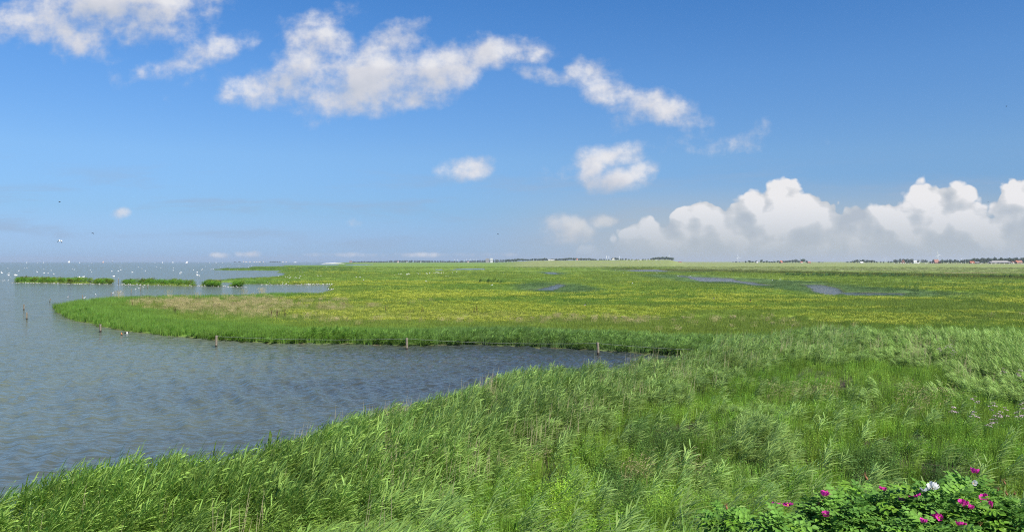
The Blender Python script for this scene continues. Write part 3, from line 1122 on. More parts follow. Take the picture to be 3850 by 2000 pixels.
def near_layer():
    parts = [ring_points(5.2, 30, 17), ring_points(30, 55, 9), ring_points(55, 83, 5), ring_points(83, 100, 3)]
    x = np.concatenate([p[0] for p in parts])
    y = np.concatenate([p[1] for p in parts])
    sd = land_sd(x, y)
    r_ = np.hypot(x, y)
    pxr = CXP + FPX * x / y
    keep = (sd > -.5) & ~((r_ < 9.2) & (pxr > 3030) & (RNG.random(len(x)) < .62)) & ~((r_ < 7.0) & (pxr > 2600)) & ((y < 68) | (x > .28 * y - 2) & (y < 80 + 20 * sstep(.30, .42, x / y)))
    x, y, sd = x[keep], y[keep], sd[keep]
    z = ground_z(x, y, sd)
    px, py = CXP + FPX * x / y, HY + FPX * (H - z - 1.2) / y
    a = fbm(x, y, 2.6, 3, 101)
    b = fbm(x, y, 7.0, 3, 103)
    wob = (a - .5) * 130
    rsd = np.full(len(x), -1e9)
    for p in REED_P:
        rsd = np.maximum(rsd, sdist(p, px + wob + (b - .5) * 260, py + wob * .5 + (b - .5) * 60))
    rsd = np.where(sd < 2.2, np.maximum(rsd, 60), rsd)
    in_reed = rsd > 0
    patch = in_reed & (sd > 2.3) & inside([(2500, 1450), (3200, 1430), (3200, 1900), (2500, 1900)], px, py)
    gaps = fbm(x, y, 1.5, 3, 107)
    stray = RNG.random(len(x)) < np.where(px < 1700, .40, .05) * (py > 1400) * (np.hypot(x, y) > 12)
    in_reed &= np.hypot(x, y) > 12.5
    reed = in_reed & (RNG.random(len(x)) < np.where(patch, .5, .92) * sstep(.30, .48, gaps)) | (~in_reed & stray)
    fox = np.zeros(len(x), bool)
    for p in FOX_P:
        fox |= inside(p, px + wob * .3, py + wob * .2)
    fox &= ~reed & (RNG.random(len(x)) < .4)
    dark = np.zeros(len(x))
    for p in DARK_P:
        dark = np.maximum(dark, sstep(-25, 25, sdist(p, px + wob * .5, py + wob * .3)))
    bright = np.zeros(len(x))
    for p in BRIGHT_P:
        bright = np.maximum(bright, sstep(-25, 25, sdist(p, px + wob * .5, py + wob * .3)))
    P = np.stack([x, y, z - .03], -1)
    n = len(x)
    rnd = RNG.random(n)
    # reeds: yellower by the left water, greyer green to the right
    cr = lerp(np.tile([.320, .500, .100], (n, 1)), np.tile([.305, .450, .118], (n, 1)), sstep(900, 2300, px))
    cr = cr * (.86 + .5 * (b - .3))[:, None] * RNG.uniform(.85, 1.15, (n, 1))
    yaw = RNG.normal(0, .45, n) - .35
    right = (px > 3250) & (py < 1470)
    yaw = np.where(right, math.pi - .2 + RNG.normal(0, .4, n), yaw)
    hs = np.where(sd < 1.0, .82, 1.0) * np.where(in_reed, .5 + .5 * sstep(0, 130, rsd), 1.0) * np.where(patch, .72, 1.0) * np.where(in_reed, 1.0, .62) * RNG.uniform(.85, 1.15, n) * (.85 + .3 * b)
    hs = np.where(py > 1900, hs * .8, hs)
    i = reed
    scatter('reed_bed', 'reed', P[i], yaw[i], np.stack([np.full(n, 1.0), np.full(n, 1.0), hs], -1)[i], cr[i], label='dense green reeds bending in the wind along the near shore')
    i = in_reed & ~patch & (rnd < .09 * sstep(.42, .62, a) * (py < 1820) + .016 + .34 * inside([(1350, 1560), (1950, 1480), (2000, 1640), (1500, 1760)], px, py) * sstep(.4, .6, b)) & (sd > -.3)
    scatter('dead_reeds', 'straw', P[i], RNG.uniform(-.5, .5, i.sum()), RNG.uniform(.85, 1.12, i.sum()), np.ones((i.sum(), 3)), label='pale dead reed stalks standing among the green reeds')
    ch = lerp(np.tile([.165, .330, .038], (n, 1)), np.tile([.205, .360, .046], (n, 1)), sstep(.35, .65, a))
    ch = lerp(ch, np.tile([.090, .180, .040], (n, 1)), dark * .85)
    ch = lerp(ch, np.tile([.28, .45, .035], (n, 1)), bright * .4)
    ch = ch * (.82 + .5 * (b - .25))[:, None] * (.36 + 1.3 * fbm(x, y, 1.3, 3, 109))[:, None] * RNG.uniform(.8, 1.2, (n, 1))
    tall = .42 + 1.2 * fbm(x, y, 1.9, 2, 113)
    bare = (gaps < .40) & (RNG.random(n) < .75)
    herbp = .38 + .3 * np.maximum(dark, bright) - .25 * (px < 1500)
    herbp = np.where(np.hypot(x, y) < 11, 0, herbp)
    tall = np.where((np.hypot(x, y) < 9.2) & (px > 3000), .8, tall)
    i = ~reed & ~fox & ~bare & (rnd < herbp)
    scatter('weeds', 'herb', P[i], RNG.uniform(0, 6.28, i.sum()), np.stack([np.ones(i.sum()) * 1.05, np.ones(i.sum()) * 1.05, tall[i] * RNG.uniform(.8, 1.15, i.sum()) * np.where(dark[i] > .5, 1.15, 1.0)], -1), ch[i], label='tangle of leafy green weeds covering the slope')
    i = ~reed & ~fox & ~bare & (rnd >= herbp)
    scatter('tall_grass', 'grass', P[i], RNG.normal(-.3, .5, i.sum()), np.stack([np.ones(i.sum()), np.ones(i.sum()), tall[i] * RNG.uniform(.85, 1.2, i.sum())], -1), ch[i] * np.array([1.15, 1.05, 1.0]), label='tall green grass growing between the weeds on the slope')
    i = fox
    scatter('seeding_grass', 'foxtail', P[i], RNG.normal(0, .5, i.sum()), RNG.uniform(.9, 1.2, i.sum()), ch[i], label='grass with pale drooping seed heads among the weeds')
    # low undergrowth among the reed stems keeps the soil from showing
    i = in_reed & (rnd > .72)
    scatter('undergrowth', 'grass', P[i], RNG.uniform(0, 6.28, i.sum()), np.stack([np.full(i.sum(), 1.3), np.full(i.sum(), 1.3), RNG.uniform(.8, 1.3, i.sum())], -1), cr[i] * .9, label='green grass growing between the reed stems')


near_layer()


# ---- meadow, far banks, spits, island
def meadow_layer():
    parts = [ring_points(69, 120, 2.6), ring_points(120, 205, 1.25), ring_points(205, 350, .40), ring_points(350, 650, .07), ring_points(650, 1250, .014)]
    x = np.concatenate([p[0] for p in parts])
    y = np.concatenate([p[1] for p in parts])
    sd = land_sd(x, y)
    keep = (sd > .15) & (y > 67)
    x, y, sd = x[keep], y[keep], sd[keep]
    z = ground_z(x, y, sd)
    col, drift, br = field_tint(x, y, sd)
    r_ = np.hypot(x, y)
    n = len(x)
    grow = np.clip(r_ / 150, .8, 3.6)
    px, py = place_px(x, y)
    fringe = (1 - sstep(5, 14, sd + (fbm(x, y, 20., 3, 131) - .5) * 6)) * (y < 195)
    hz = (.9 + .5 * fbm(x, y, 6.0, 3, 133)) * (1 + 1.1 * fringe)
    hz = np.where((y > 280) & (px < 1350) & (py < 1030), 1.9, hz)              # rank growth on the far spits
    line = np.exp(-((py - (1016 + np.clip(px - 2540, -600, 1400) * .023)) / 5.0) ** 2) * (px > 2300)
    hz = hz * (1 + .9 * line)
    pd = np.full(n, 1e9)
    for p in PONDS:
        pd = np.minimum(pd, -sdist(p, x, y))
    hz = hz * np.where(pd < 30, .28 + .72 * np.clip(pd / 34, 0, 1), 1)
    P = np.stack([x, y, z - .03], -1)
    sc_ = np.stack([grow, grow, hz * np.clip(grow, 1, 1.35)], -1)
    jit = RNG.uniform(.82, 1.2, (n, 1))
    rnd = RNG.random(n)
    base_green = np.where(drift[:, None] > .15, COL['mid'] * 1.0 * (1 - drift[:, None] * .2), col)
    fl = rnd < drift * .95
    pl = ~fl & (rnd < br * .75)
    rest = ~fl & ~pl
    tilt = RNG.normal(0, .10, (n, 2))
    yaw = RNG.normal(0, .6, n)
    scatter('buttercups', 'flowering', P[fl], yaw[fl], sc_[fl] * .95, (lerp(base_green, np.tile([.22, .28, .03], (n, 1)), np.clip(drift, 0, 1) * .7) * jit)[fl], tilt[fl], label='drifts of yellow buttercups flowering across the wet meadow')
    scatter('seeding_meadow_grass', 'plumed', P[pl], yaw[pl], sc_[pl], (col * jit)[pl], tilt[pl], label='brown seeding grass on the peninsula between inlet and meadow')
    scatter('meadow_grass', 'meadow', P[rest], yaw[rest], sc_[rest], (col * jit)[rest], tilt[rest], label='green grass of the wide wet meadow')


meadow_layer()


def bank_reeds():
    """Reeds and rank plants along the far side of the inlet, on the islet strip and in the ditches."""
    out = []
    x, y = ring_points(69, 100, 3.6)
    sd = land_sd(x, y)
    px, py = place_px(x, y)
    i = (sd > -.9 + 1.3 * fbm(x, y, 2.2, 2, 147)) & (sd < 3.0 + 5 * sstep(1500, 2600, px) + 3 * fbm(x, y, 4., 3, 141)) & (y > 71) & (px > -50)
    out.append((x[i], y[i], (np.where(px[i] > 1150, .50, .33) * (.7 + .6 * fbm(x[i], y[i], 5., 3, 143))), lerp(np.tile([.215, .385, .052], (i.sum(), 1)), np.tile([.215, .36, .078], (i.sum(), 1)), sstep(1000, 1900, px[i]))))
    x, y = ring_points(100, 172, .6)
    sd = land_sd(x, y)
    px, py = place_px(x, y)
    i = (sd > -.2) & (sd < 3.5) & (px < 900)
    out.append((x[i], y[i], np.full(i.sum(), .38), np.tile([.16, .35, .04], (i.sum(), 1))))
    for p in ISLANDS:
        q = np.asarray(p)
        n = 800 if np.ptp(q[:, 0]) > 25 else (260 if np.ptp(q[:, 0]) > 7 else 60)
        x, y = RNG.uniform(q[:, 0].min(), q[:, 0].max(), n), RNG.uniform(q[:, 1].min(), q[:, 1].max(), n)
        i = sdist(p, x, y) > .2
        t_ = fbm(x, y, 5., 3, 151)[i]
        out.append((x[i], y[i], .86 + .6 * (t_ - .5), lerp(np.tile([.23, .45, .05], (i.sum(), 1)), np.tile([.30, .33, .05], (i.sum(), 1)), sstep(.5, .7, t_))))
    x, y = ring_points(250, 660, .035)
    px, py = place_px(x, y)
    y_l = 1033 + np.clip(px - 2540, 0, 1400) * .011
    i = (px > 2950) & (np.abs(py - y_l) < 3.5) & (fbm(x * .3, y * .3, 9., 3, 161) > .45)
    i |= (px > 3300) & (px < 3640) & (np.abs(py - 1097) < 5)
    i |= (px > 1780) & (px < 1880) & (np.abs(py - 1066) < 4) | (px > 1350) & (px < 1700) & (np.abs(py - 1003) < 1.5)
    out.append((x[i], y[i], np.full(i.sum(), .85), np.tile([.09, .18, .045], (i.sum(), 1))))
    x, y = np.concatenate([o[0] for o in out]), np.concatenate([o[1] for o in out])
    h = np.concatenate([o[2] for o in out])
    c = np.concatenate([o[3] for o in out])
    z = ground_z(x, y, land_sd(x, y))
    n = len(x)
    far = np.clip(np.hypot(x, y) / 140, 1.0, 2.6)
    scatter('bank_reeds', 'reed', np.stack([x, y, np.maximum(z, -.3) - .03], -1), RNG.normal(-.3, .5, n), np.stack([far * 1.1, far * 1.1, h * RNG.uniform(.85, 1.2, n)], -1), c * RNG.uniform(.8, 1.2, (n, 1)),
            label='green reeds along the far bank, the islet and the ditches')


bank_reeds()

# ================================================================ fence posts standing in the water
def post_mesh(seed, h, r0, below=.45):
    rr = random.Random(seed)
    B = MB()
    n = 9
    secs = []
    wet = .16 + rr.random() * .08
    zs = [-below, 0, wet, wet + .01, h * .5, h * .85, h - .02, h]
    v_, f_, mi = [], [], []
    ph = [rr.uniform(.9, 1.1) for _ in range(n)]
    lx, ly = rr.uniform(-.03, .05), rr.uniform(-.03, .03)
    for z in zs:
        k_ = .93 if z == h else 1.0
        for j in range(n):
            a = 2 * math.pi * j / n
            v_.append((lx * max(z, 0) + math.cos(a) * r0 * ph[j] * k_, ly * max(z, 0) + math.sin(a) * r0 * ph[j] * k_, z + (.02 * math.cos(a - 1) if z >= h - .02 else 0)))
    for i in range(len(zs) - 1):
        for j in range(n):
            j2 = (j + 1) % n
            f_.append((i * n + j, i * n + j2, (i + 1) * n + j2, (i + 1) * n + j))
            mi.append(1 if zs[i + 1] <= wet + .011 else 0)
    f_.append(tuple((len(zs) - 1) * n + j for j in range(n)))
    mi.append(0)
    return v_, f_, mi


POSTS = [  # photo x, top y, waterline y, what sets it apart
    (89.5, 1144, 1165, 'weathered fence post in open water left of the peninsula, the farther of two'),
    (100.6, 1174, 1200, 'weathered fence post in open water left of the peninsula, the nearer of two'),
    (187, 1122, 1136, 'short leaning fence post in the water off the tip of the peninsula'),
    (310.5, 1109, 1126, 'thin dark fence post with a white gull beside it behind the peninsula'),
    (418, 1099, 1116, 'thin dark fence post just behind the top of the grassy peninsula'),
    (493, 1086, 1105, 'tallest of the thin dark posts in the water behind the peninsula'),
    (528, 1077, 1093, 'thin dark post between the tallest post and the islet strip'),
    (554, 1073, 1084, 'farthest small dark post in the water below the islet strip'),
    (377.6, 1219, 1248, 'fence post with a wet foot close to the green bank of the peninsula'),
    (813, 1261, 1305, 'pale leaning fence post in the inlet, leftmost of the three wired ones'),
    (1530, 1270, 1315, 'fence post in the middle of the inlet, between the other two wired posts'),
    (2249, 1287, 1334, 'thick fence post at the narrow right end of the inlet'),
]
post_tops = []
for i_, (px, yt, yb, lab) in enumerate(POSTS):
    X, Y = at(px, yb)
    h_ = (yb - yt) / FPX * Y
    m_ = mesh_of('fence_post', *post_mesh(200 + i_, h_, .125 if i_ in (0, 1, 8, 9, 10, 11) else .085)[:2], [M_POST, M_WET], post_mesh(200 + i_, h_, .1)[2], True)
    o = link('fence_post', m_, loc=(X, Y, 0), rot=(random.uniform(-.03, .03), random.uniform(-.02, .05), random.random() * 6))
    if i_ == 2:
        o.rotation_euler = (0, .18, 0)
    tag(o, lab, 'fence post', 'fence posts standing in the lake')
    post_tops.append(Vector((X, Y, h_ - .08)))


def wire(pts, label, r_=.0045):
    B = MB()
    path = []
    for a, b in zip(pts[:-1], pts[1:]):
        for k_ in range(8):
            t_ = k_ / 8
            p = a.lerp(b, t_)
            p.z -= .22 * 4 * t_ * (1 - t_) * min(1, (b - a).length / 20)
            path.append(p)
    path.append(pts[-1])
    B.loft([(p, r_, r_) for p in path], 4)
    tag(link('fence_wire', B.mesh('fence_wire', [M_WIRE])), label, 'wire', 'wires strung between the fence posts')


shore_end = Vector((*at(2760, 1318, .9), .9))
wire([post_tops[9], post_tops[10], post_tops[11], shore_end], 'thin pale wire strung along the three posts across the inlet')
wire([post_tops[8], post_tops[1], post_tops[0], post_tops[2]], 'slack wire between the posts off the tip of the peninsula', .0045)
wire([post_tops[5], post_tops[6], post_tops[7]], 'thin wire running between the dark posts behind the peninsula', .0045)
X, Y = at(444.7, 1067.5)
m_ = mesh_of('fence_post', *post_mesh(230, 2.0, .11)[:2], [M_POST, M_WET], post_mesh(230, 2.0, .11)[2], True)
tag(link('fence_post', m_, loc=(X, Y, 0)), 'dark post standing alone in the gap of the reedy islet', 'fence post', 'fence posts standing in the lake')
gap_post = (X, Y, 2.0)


# ================================================================ birds
def bird(name, secs, mi_fn, mats, n=8):
    B = MB()
    B.loft(secs, n)
    B.m = [mi_fn(B, f) for f in B.f]
    return B.mesh(name, mats, True)


def swan_mesh(up=True):
    body = [((-.62, 0, .20), .02, .02), ((-.50, 0, .17), .13, .09), ((-.25, 0, .13), .23, .19), ((.08, 0, .12), .24, .20), ((.34, 0, .14), .16, .15)]
    if up:
        neck = [((.45, 0, .24), .075, .08), ((.46, 0, .42), .05, .05), ((.40, 0, .60), .042, .042), ((.42, 0, .72), .045, .045), ((.50, 0, .76), .055, .05), ((.58, 0, .72), .035, .03), ((.66, 0, .67), .022, .014)]
    else:
        neck = [((.40, 0, .26), .08, .08), ((.30, 0, .36), .055, .055), ((.12, 0, .37), .06, .055), ((.02, 0, .36), .035, .03)]
    return bird('swan', body + neck, lambda B, f: 1 if up and min(B.v[i][0] for i in f) > .57 and min(B.v[i][2] for i in f) > .6 else 0, [M_WHITE, M_ORANGE], 8)


def gull_mesh():
    B = MB()
    B.loft([((-.26, 0, .17), .012, .01), ((-.17, 0, .19), .04, .03), ((-.04, 0, .20), .075, .07), ((.08, 0, .23), .06, .06), ((.13, 0, .31), .04, .04), ((.17, 0, .36), .045, .042), ((.21, 0, .355), .02, .018), ((.27, 0, .345), .008, .008)], 7)
    B.m = [1 if (sum(B.v[i][0] for i in f) / len(f) < .02 and sum(B.v[i][2] for i in f) / len(f) > .2) else (2 if min(B.v[i][0] for i in f) > .205 else 0) for f in B.f]
    for s in (-.03, .03):
        B.loft([((0, s, .16), .01, .01), ((.01, s, .06), .007, .007), ((.03, s, 0), .012, .0045)], 5, 2)
    return B.mesh('gull', [M_WHITE, M_GREYWING, M_ORANGE], True)


def fly_mesh(mat_body, mat_top, mat_tip, fold=1.0):
    """Flying bird with both wings on the downstroke."""
    B = MB()
    B.loft([((-.22, 0, 0), .05, .01), ((-.12, 0, .0), .04, .035), ((.04, 0, .01), .06, .055), ((.16, 0, .02), .04, .04), ((.21, 0, .025), .035, .035), ((.27, 0, .01), .008, .008)], 8, 0)
    for s in (-1, 1):
        lead = [(.08, .04, .03), (.12, .24, .12 * fold), (.08, .42, -.02 - .1 * (1 - fold)), (-.12, .60, -.28 * fold)]
        trail = [(-.07, .04, .025), (-.06, .24, .11 * fold), (-.08, .42, -.03 - .1 * (1 - fold)), (-.15, .60, -.285 * fold)]
        o = len(B.v)
        v_, f_, mi = [], [], []
        for a, b in zip(lead, trail):
            v_ += [(a[0], a[1] * s, a[2]), (b[0], b[1] * s, b[2]), (a[0], a[1] * s, a[2] - .012), (b[0], b[1] * s, b[2] - .006)]
        for i in range(3):
            p, q = 4 * i, 4 * i + 4
            f_ += [(p, p + 1, q + 1, q), (p + 2, q + 2, q + 3, p + 3), (p, q, q + 2, p + 2), (p + 1, p + 3, q + 3, q + 1)]
            mi += [2 if i == 2 else 1, 2 if i == 2 else 0, 0, 0]
        f_.append((12, 13, 15, 14))
        mi.append(2)
        B.add(v_, f_)
        B.m[-len(f_):] = mi
    return B.mesh('flying_bird', [mat_body, mat_top, mat_tip])


SWAN_UP, SWAN_REST, GULL = swan_mesh(True), swan_mesh(False), gull_mesh()


def z1(p):
    return (p[0] / 4.025, 940 + p[1] / 4.025)


def z2(p):
    return (640 + p[0] / 4.025, 940 + p[1] / 4.025)


SW_UP = [z1(p) for p in [(27, 350), (130, 382), (563, 334), (2003, 340)]] + [z2(p) for p in [(167, 342)]]
SW_PAIR = [z1((228, 382)), z1((246, 382))]
SW_L = [z1(p) for p in [(120, 278), (22, 332), (135, 357), (285, 316), (370, 273), (408, 271), (663, 293), (773, 311), (668, 348), (727, 353), (813, 363), (1092, 292), (1124, 298), (1345, 248)]]
SW_M = [z1(p) for p in [(1365, 302), (1385, 333), (1692, 325), (1788, 321), (1827, 302), (1815, 257), (2095, 261), (2147, 283), (2197, 315), (2370, 261), (2433, 271)]]
SW_R = [z2(p) for p in [(48, 271), (45, 311), (147, 357), (353, 303), (475, 300), (490, 293), (618, 295), (650, 293), (763, 256), (531, 250)]]
SW_FAR = [z2(p) for p in [(813, 240), (866, 238), (903, 243), (1003, 239), (1030, 239), (1054, 246), (1193, 239), (1233, 243), (1186, 265)]]
SW_KNOT = [z2(p) for p in [(408, 338), (402, 374), (412, 383), (437, 390)]]
SW_NEAR = [(z1((1197, 413)), 'white swan resting behind the islet, left one of the pair close together'), (z1((1265, 410)), 'white swan resting behind the islet, right one of the pair close together'),
           (z1((1722, 401)), 'lone white swan resting just behind the right part of the islet')]


def swan(p, mesh, label, s=1.0, yaw=None):
    X, Y = at(*p)
    o = link('swan', mesh, loc=(X, Y, -.02), rot=(0, 0, random.choice((0, math.pi)) + random.uniform(-.5, .5) if yaw is None else yaw), scale=(s,) * 3)
    tag(o, label, 'swan', 'swans floating on the lake')


up_lab = ['white swan facing us near the left edge with its neck raised', 'white swan with raised neck near the left edge, left of the raised-neck pair', 'white swan with raised neck alone above the left half of the islet',
          'white swan with raised neck above the right half of the islet', 'white swan with raised neck among the birds left of the green spit']
for p, l in zip(SW_UP, up_lab):
    swan(p, SWAN_UP, l, 1.25, math.pi + random.uniform(-.3, .3))
swan(SW_PAIR[0], SWAN_UP, 'front one of two white swans with raised necks swimming side by side', 1.3, math.pi)
swan(SW_PAIR[1], SWAN_UP, 'rear one of two white swans with raised necks swimming side by side', 1.3, math.pi + .1)
for lst, l in ((SW_L, 'white swan resting on the open water beyond the left half of the islet'), (SW_M, 'white swan resting on the open water beyond the right half of the islet'),
               (SW_R, 'white swan resting on the water between the islet and the green spit'), (SW_FAR, 'small white swan far off above the tip of the green spit'), (SW_KNOT, 'white swan in the tight knot of four right of the islet')):
    for p in lst:
        swan(p, SWAN_REST, l, random.uniform(1.0, 1.18))
for p, l in SW_NEAR:
    swan(p, SWAN_REST, l, 1.4, random.uniform(-.3, .3))


def gull(x, y, z, label, group, s=1.0):
    tag(link('gull', GULL, loc=(x, y, z), rot=(0, 0, random.random() * 6.28), scale=(s,) * 3), label, 'gull', group)


gull(*gap_post, 'white gull perched on the post in the gap of the islet', 'gulls about the islet and posts', 1.1)
gull(*(post_tops[3].x + .35, post_tops[3].y, .0), 'white gull beside the thin dark post behind the peninsula', 'gulls about the islet and posts', 1.6)
for p in [(1025, 720), (1450, 682), (1710, 657), (1827, 640), (2050, 600), (2100, 582), (2166, 562)]:
    X, Y = at(*z1(p))
    gull(X, Y, -.16, 'white gull swimming among the dark posts behind the peninsula', 'gulls about the islet and posts', 1.3)
for p in [(12, 470), (30, 474), (45, 470), (66, 457), (80, 476), (122, 466), (165, 420), (215, 468)]:
    X, Y = at(*z1(p))
    gull(X, Y, -.12, 'white gull on the stones at the left end of the islet', 'gulls about the islet and posts', 1.3)
for k_ in range(30):
    x_ = random.choice([random.uniform(60, 420), random.uniform(455, 600), random.uniform(620, 905)])
    X, Y = at(x_, 1063.5 + (x_ - 60) * .0185)
    gull(X, Y - .3, .02, 'white gull standing on the stony front edge of the islet, ' + ('left part' if x_ < 440 else ('part right of the gap' if x_ < 610 else 'low right end')), 'gulls about the islet and posts', 1.15)
for p in [(1457, 507), (1500, 516), (1690, 519), (1745, 519), (1775, 505), (1700, 512), (2040, 523), (2078, 522), (2130, 520), (2150, 522), (2168, 521), (2210, 521), (2240, 522), (2305, 523), (2350, 523), (2372, 522), (2400, 523), (2437, 523), (2385, 600), (2425, 606), (2450, 604)]:
    px, py = z2(p)
    X, Y = at(px, py, .15)
    gull(X, Y + .8, max(0, ground_at(X, Y + .8)), 'white gull on the muddy edge of the middle spit', 'gulls along the spits', 1.4)
for p in [(1635, 410), (1740, 425), (1770, 430), (1800, 405), (1825, 425), (1822, 433), (1803, 441), (1890, 437), (1915, 440), (1950, 445), (1962, 418), (1972, 416), (2027, 395), (2235, 405), (2280, 408), (1960, 352), (1990, 354), (2005, 352)]:
    px, py = z2(p)
    X, Y = at(px, py, .6)
    gull(X, Y, ground_at(X, Y) + .42, 'white gull in the grass of the middle spit', 'gulls along the spits', 1.5)
for p in [(1500, 250), (1910, 246), (2023, 232), (2280, 245), (2182, 243), (2368, 266), (2375, 268), (1020, 305), (895, 302), (935, 304), (980, 304), (2110, 232), (1850, 215), (1625, 215), (1645, 220), (1430, 210), (1690, 222), (1580, 212)]:
    px, py = z2(p)
    X, Y = at(px, py, .5)
    gull(X, Y, max(-.1, ground_at(X, Y)) + .6, 'white gull about the far green spit', 'gulls along the spits', 2.0)
flock = [(1003, 268), (818, 393), (237, 425), (300, 426), (350, 470), (1298, 490), (1597, 410), (1630, 410), (1402, 262), (1402, 277), (1400, 296), (855, 260), (1565, 232), (2175, 365), (2135, 305), (2165, 306), (2290, 552), (1695, 352), (1755, 343), (1778, 337), (1762, 350), (2470, 364)]
flock += [(random.gauss(1010, 22), random.gauss(372, 5)) for _ in range(11)] + [(random.uniform(880, 960), random.gauss(372, 4)) for _ in range(4)] + [(random.gauss(1480, 70), random.gauss(358, 4)) for _ in range(18)] + [(random.uniform(1160, 1390), random.gauss(368, 5)) for _ in range(9)]
def flock_label(n, p):
    if n >= len(flock) - 9:
        return 'white gull of the thin line between the two crowded parts of the meadow flock'
    if n >= len(flock) - 27:
        return 'white gull of the long right part of the flock in the flowering meadow'
    if n >= len(flock) - 42:
        return 'white gull of the crowded left part of the flock in the flowering meadow'
    if p[1] < 300:
        return 'white gull in the far green strip behind the meadow flock'
    return 'white gull standing apart from the flock in the flowering meadow'


for n_, p in enumerate(flock):
    px, py = 1280 + p[0] / 4.025, 940 + p[1] / 4.025
    X, Y = at(px, py, .7)
    gull(X, Y, ground_at(X, Y) + .40, flock_label(n_, p), 'gulls scattered over the meadow', 1.6)
for p in [(1030, 278), (795, 288), (1000, 178), (1785, 240), (1845, 522), (1705, 362), (2215, 357), (1585, 316), (2530, 404)]:
    px, py = 1920 + p[0] / 4.025, 940 + p[1] / 4.025
    X, Y = at(px, py, .7)
    gull(X, Y, ground_at(X, Y) + .40, 'white gull alone on the right half of the flowering meadow', 'gulls scattered over the meadow', 1.6)
X, Y = at(2596, 1040, .3)
gull(X, Y, ground_at(X, Y) + .3, 'large white bird at the left end of the long blue pool', 'gulls scattered over the meadow', 2.6)
for (px, py, lab) in ((2934, 1055, 'white gull standing right of the long blue pool'), (2904, 1058.5, 'white gull at the right end of the long blue pool')):
    X, Y = at(px, py, .6)
    gull(X, Y, ground_at(X, Y) + .4, lab, 'gulls scattered over the meadow', 1.6)

# ducks by the peninsula, lapwings in the meadow
def duck_mesh(body, patch):
    B = MB()
    B.loft([((-.32, 0, .14), .02, .015), ((-.20, 0, .11), .10, .08), ((0, 0, .09), .14, .11), ((.17, 0, .11), .09, .09), ((.23, 0, .20), .05, .05), ((.27, 0, .27), .06, .055), ((.33, 0, .26), .03, .022), ((.39, 0, .25), .018, .01)], 8)
    B.m = [1 if min(B.v[i][0] for i in f) > .1 else (2 if min(B.v[i][0] for i in f) > -.08 else 0) for f in B.f]
    return B.mesh('duck', [body, patch, M_WHITE], True)


X, Y = at(457.5, 1258)
tag(link('duck', duck_mesh(M_CHESTNUT, M_ORANGE), loc=(X, Y, -.03), rot=(0, 0, 2.2), scale=(.9,) * 3), 'orange brown duck swimming right of the post by the bank', 'duck', 'ducks below the peninsula')
X, Y = at(476, 1253)
tag(link('duck', duck_mesh(M_BLACK, M_BLACK), loc=(X, Y, -.03), rot=(0, 0, .3), scale=(.95,) * 3), 'black and white duck swimming close to the peninsula bank', 'duck', 'ducks below the peninsula')
for (px, py, lab) in ((2198.5, 1158, 'black and white wader in the green patch below the small pool'), (2683, 1132, 'dark wader in the buttercups right of the middle'), (2821, 1141, 'black and white wader standing in the green strip')):
    X, Y = at(px, py, .6)
    B = MB()
    B.loft([((-.17, 0, .26), .015, .01), ((-.08, 0, .27), .07, .06), ((.05, 0, .30), .075, .07), ((.11, 0, .38), .035, .035), ((.14, 0, .43), .045, .04), ((.19, 0, .425), .012, .012), ((.25, 0, .42), .006, .0045)], 7)
    B.m = [1 if sum(B.v[i][2] for i in f) / len(f) < .27 else 0 for f in B.f]
    for s in (-.03, .03):
        B.loft([((0, s, .23), .01, .01), ((.02, s, 0), .008, .008)], 5, 2)
    tag(link('wader', B.mesh('wader', [M_BLACK, M_WHITE, M_ORANGE], True), loc=(X, Y, ground_at(X, Y) + .3), rot=(0, 0, random.random() * 6), scale=(1.5,) * 3), lab, 'wader', 'waders in the meadow')

# birds in the air
FLY_W, FLY_D = fly_mesh(M_WHITE, M_GREYWING, M_BLACK), fly_mesh(M_BLACK, M_BLACK, M_BLACK, .6)
gw = mat('bright_white', (.9, .9, .9), .6)  # plain white, a little brighter than the other feathers, for the gull's upper wings


def fly(px, py, Y, mesh, rot, s, label):
    tag(link('flying_bird', mesh, loc=(at_y(px, Y), Y, z_at(py, Y)), rot=rot, scale=(s,) * 3), label, 'bird', 'birds in the air')


fly(226, 906, 130, fly_mesh(M_WHITE, gw, M_BLACK), (R(6), R(-6), R(62)), 1.05, 'black headed gull with wings swept down flying over the lake')
fly(348, 877, 190, FLY_D, (R(10), R(-15), R(50)), .9, 'small dark bird flying right of the gull over the lake')
fly(224, 759, 150, FLY_D, (R(4), R(12), R(20)), .8, 'dark bird high above the gull on the left')
fly(1872, 879.5, 300, FLY_D, (R(4), R(6), R(160)), 1.2, 'tiny dark bird low over the middle of the meadow')
fly(3784, 400, 220, FLY_D, (R(4), R(6), R(160)), .8, 'tiny dark bird high in the blue sky on the right')
fly(3715, 760, 420, FLY_D, (R(4), R(6), R(10)), 1.0, 'tiny dark bird in front of the cloud bank on the right')
fly(423, 982, 900, FLY_W, (0, 0, .3), 2.4, 'white bird skimming the horizon right of the tan sailing boat')
fly(699, 989.5, 700, FLY_W, (.3, 0, 1.0), 2.4, 'white bird flying below the sailing boat at the horizon')
fly(2913, 976.5, 1500, FLY_W, (0, 0, .2), 5.0, 'white bird low above the trees right of the wind turbine')

# ================================================================ boats, far shore
M_SAIL = mat('white_sailcloth', (.85, .84, .80), .8)
M_TAN = mat('tan_sailcloth', (.62, .42, .34), .8)
M_HULL = mat('dark_hull', (.06, .065, .07), .4)
M_HULLW = mat('white_hull', (.8, .8, .78), .35)


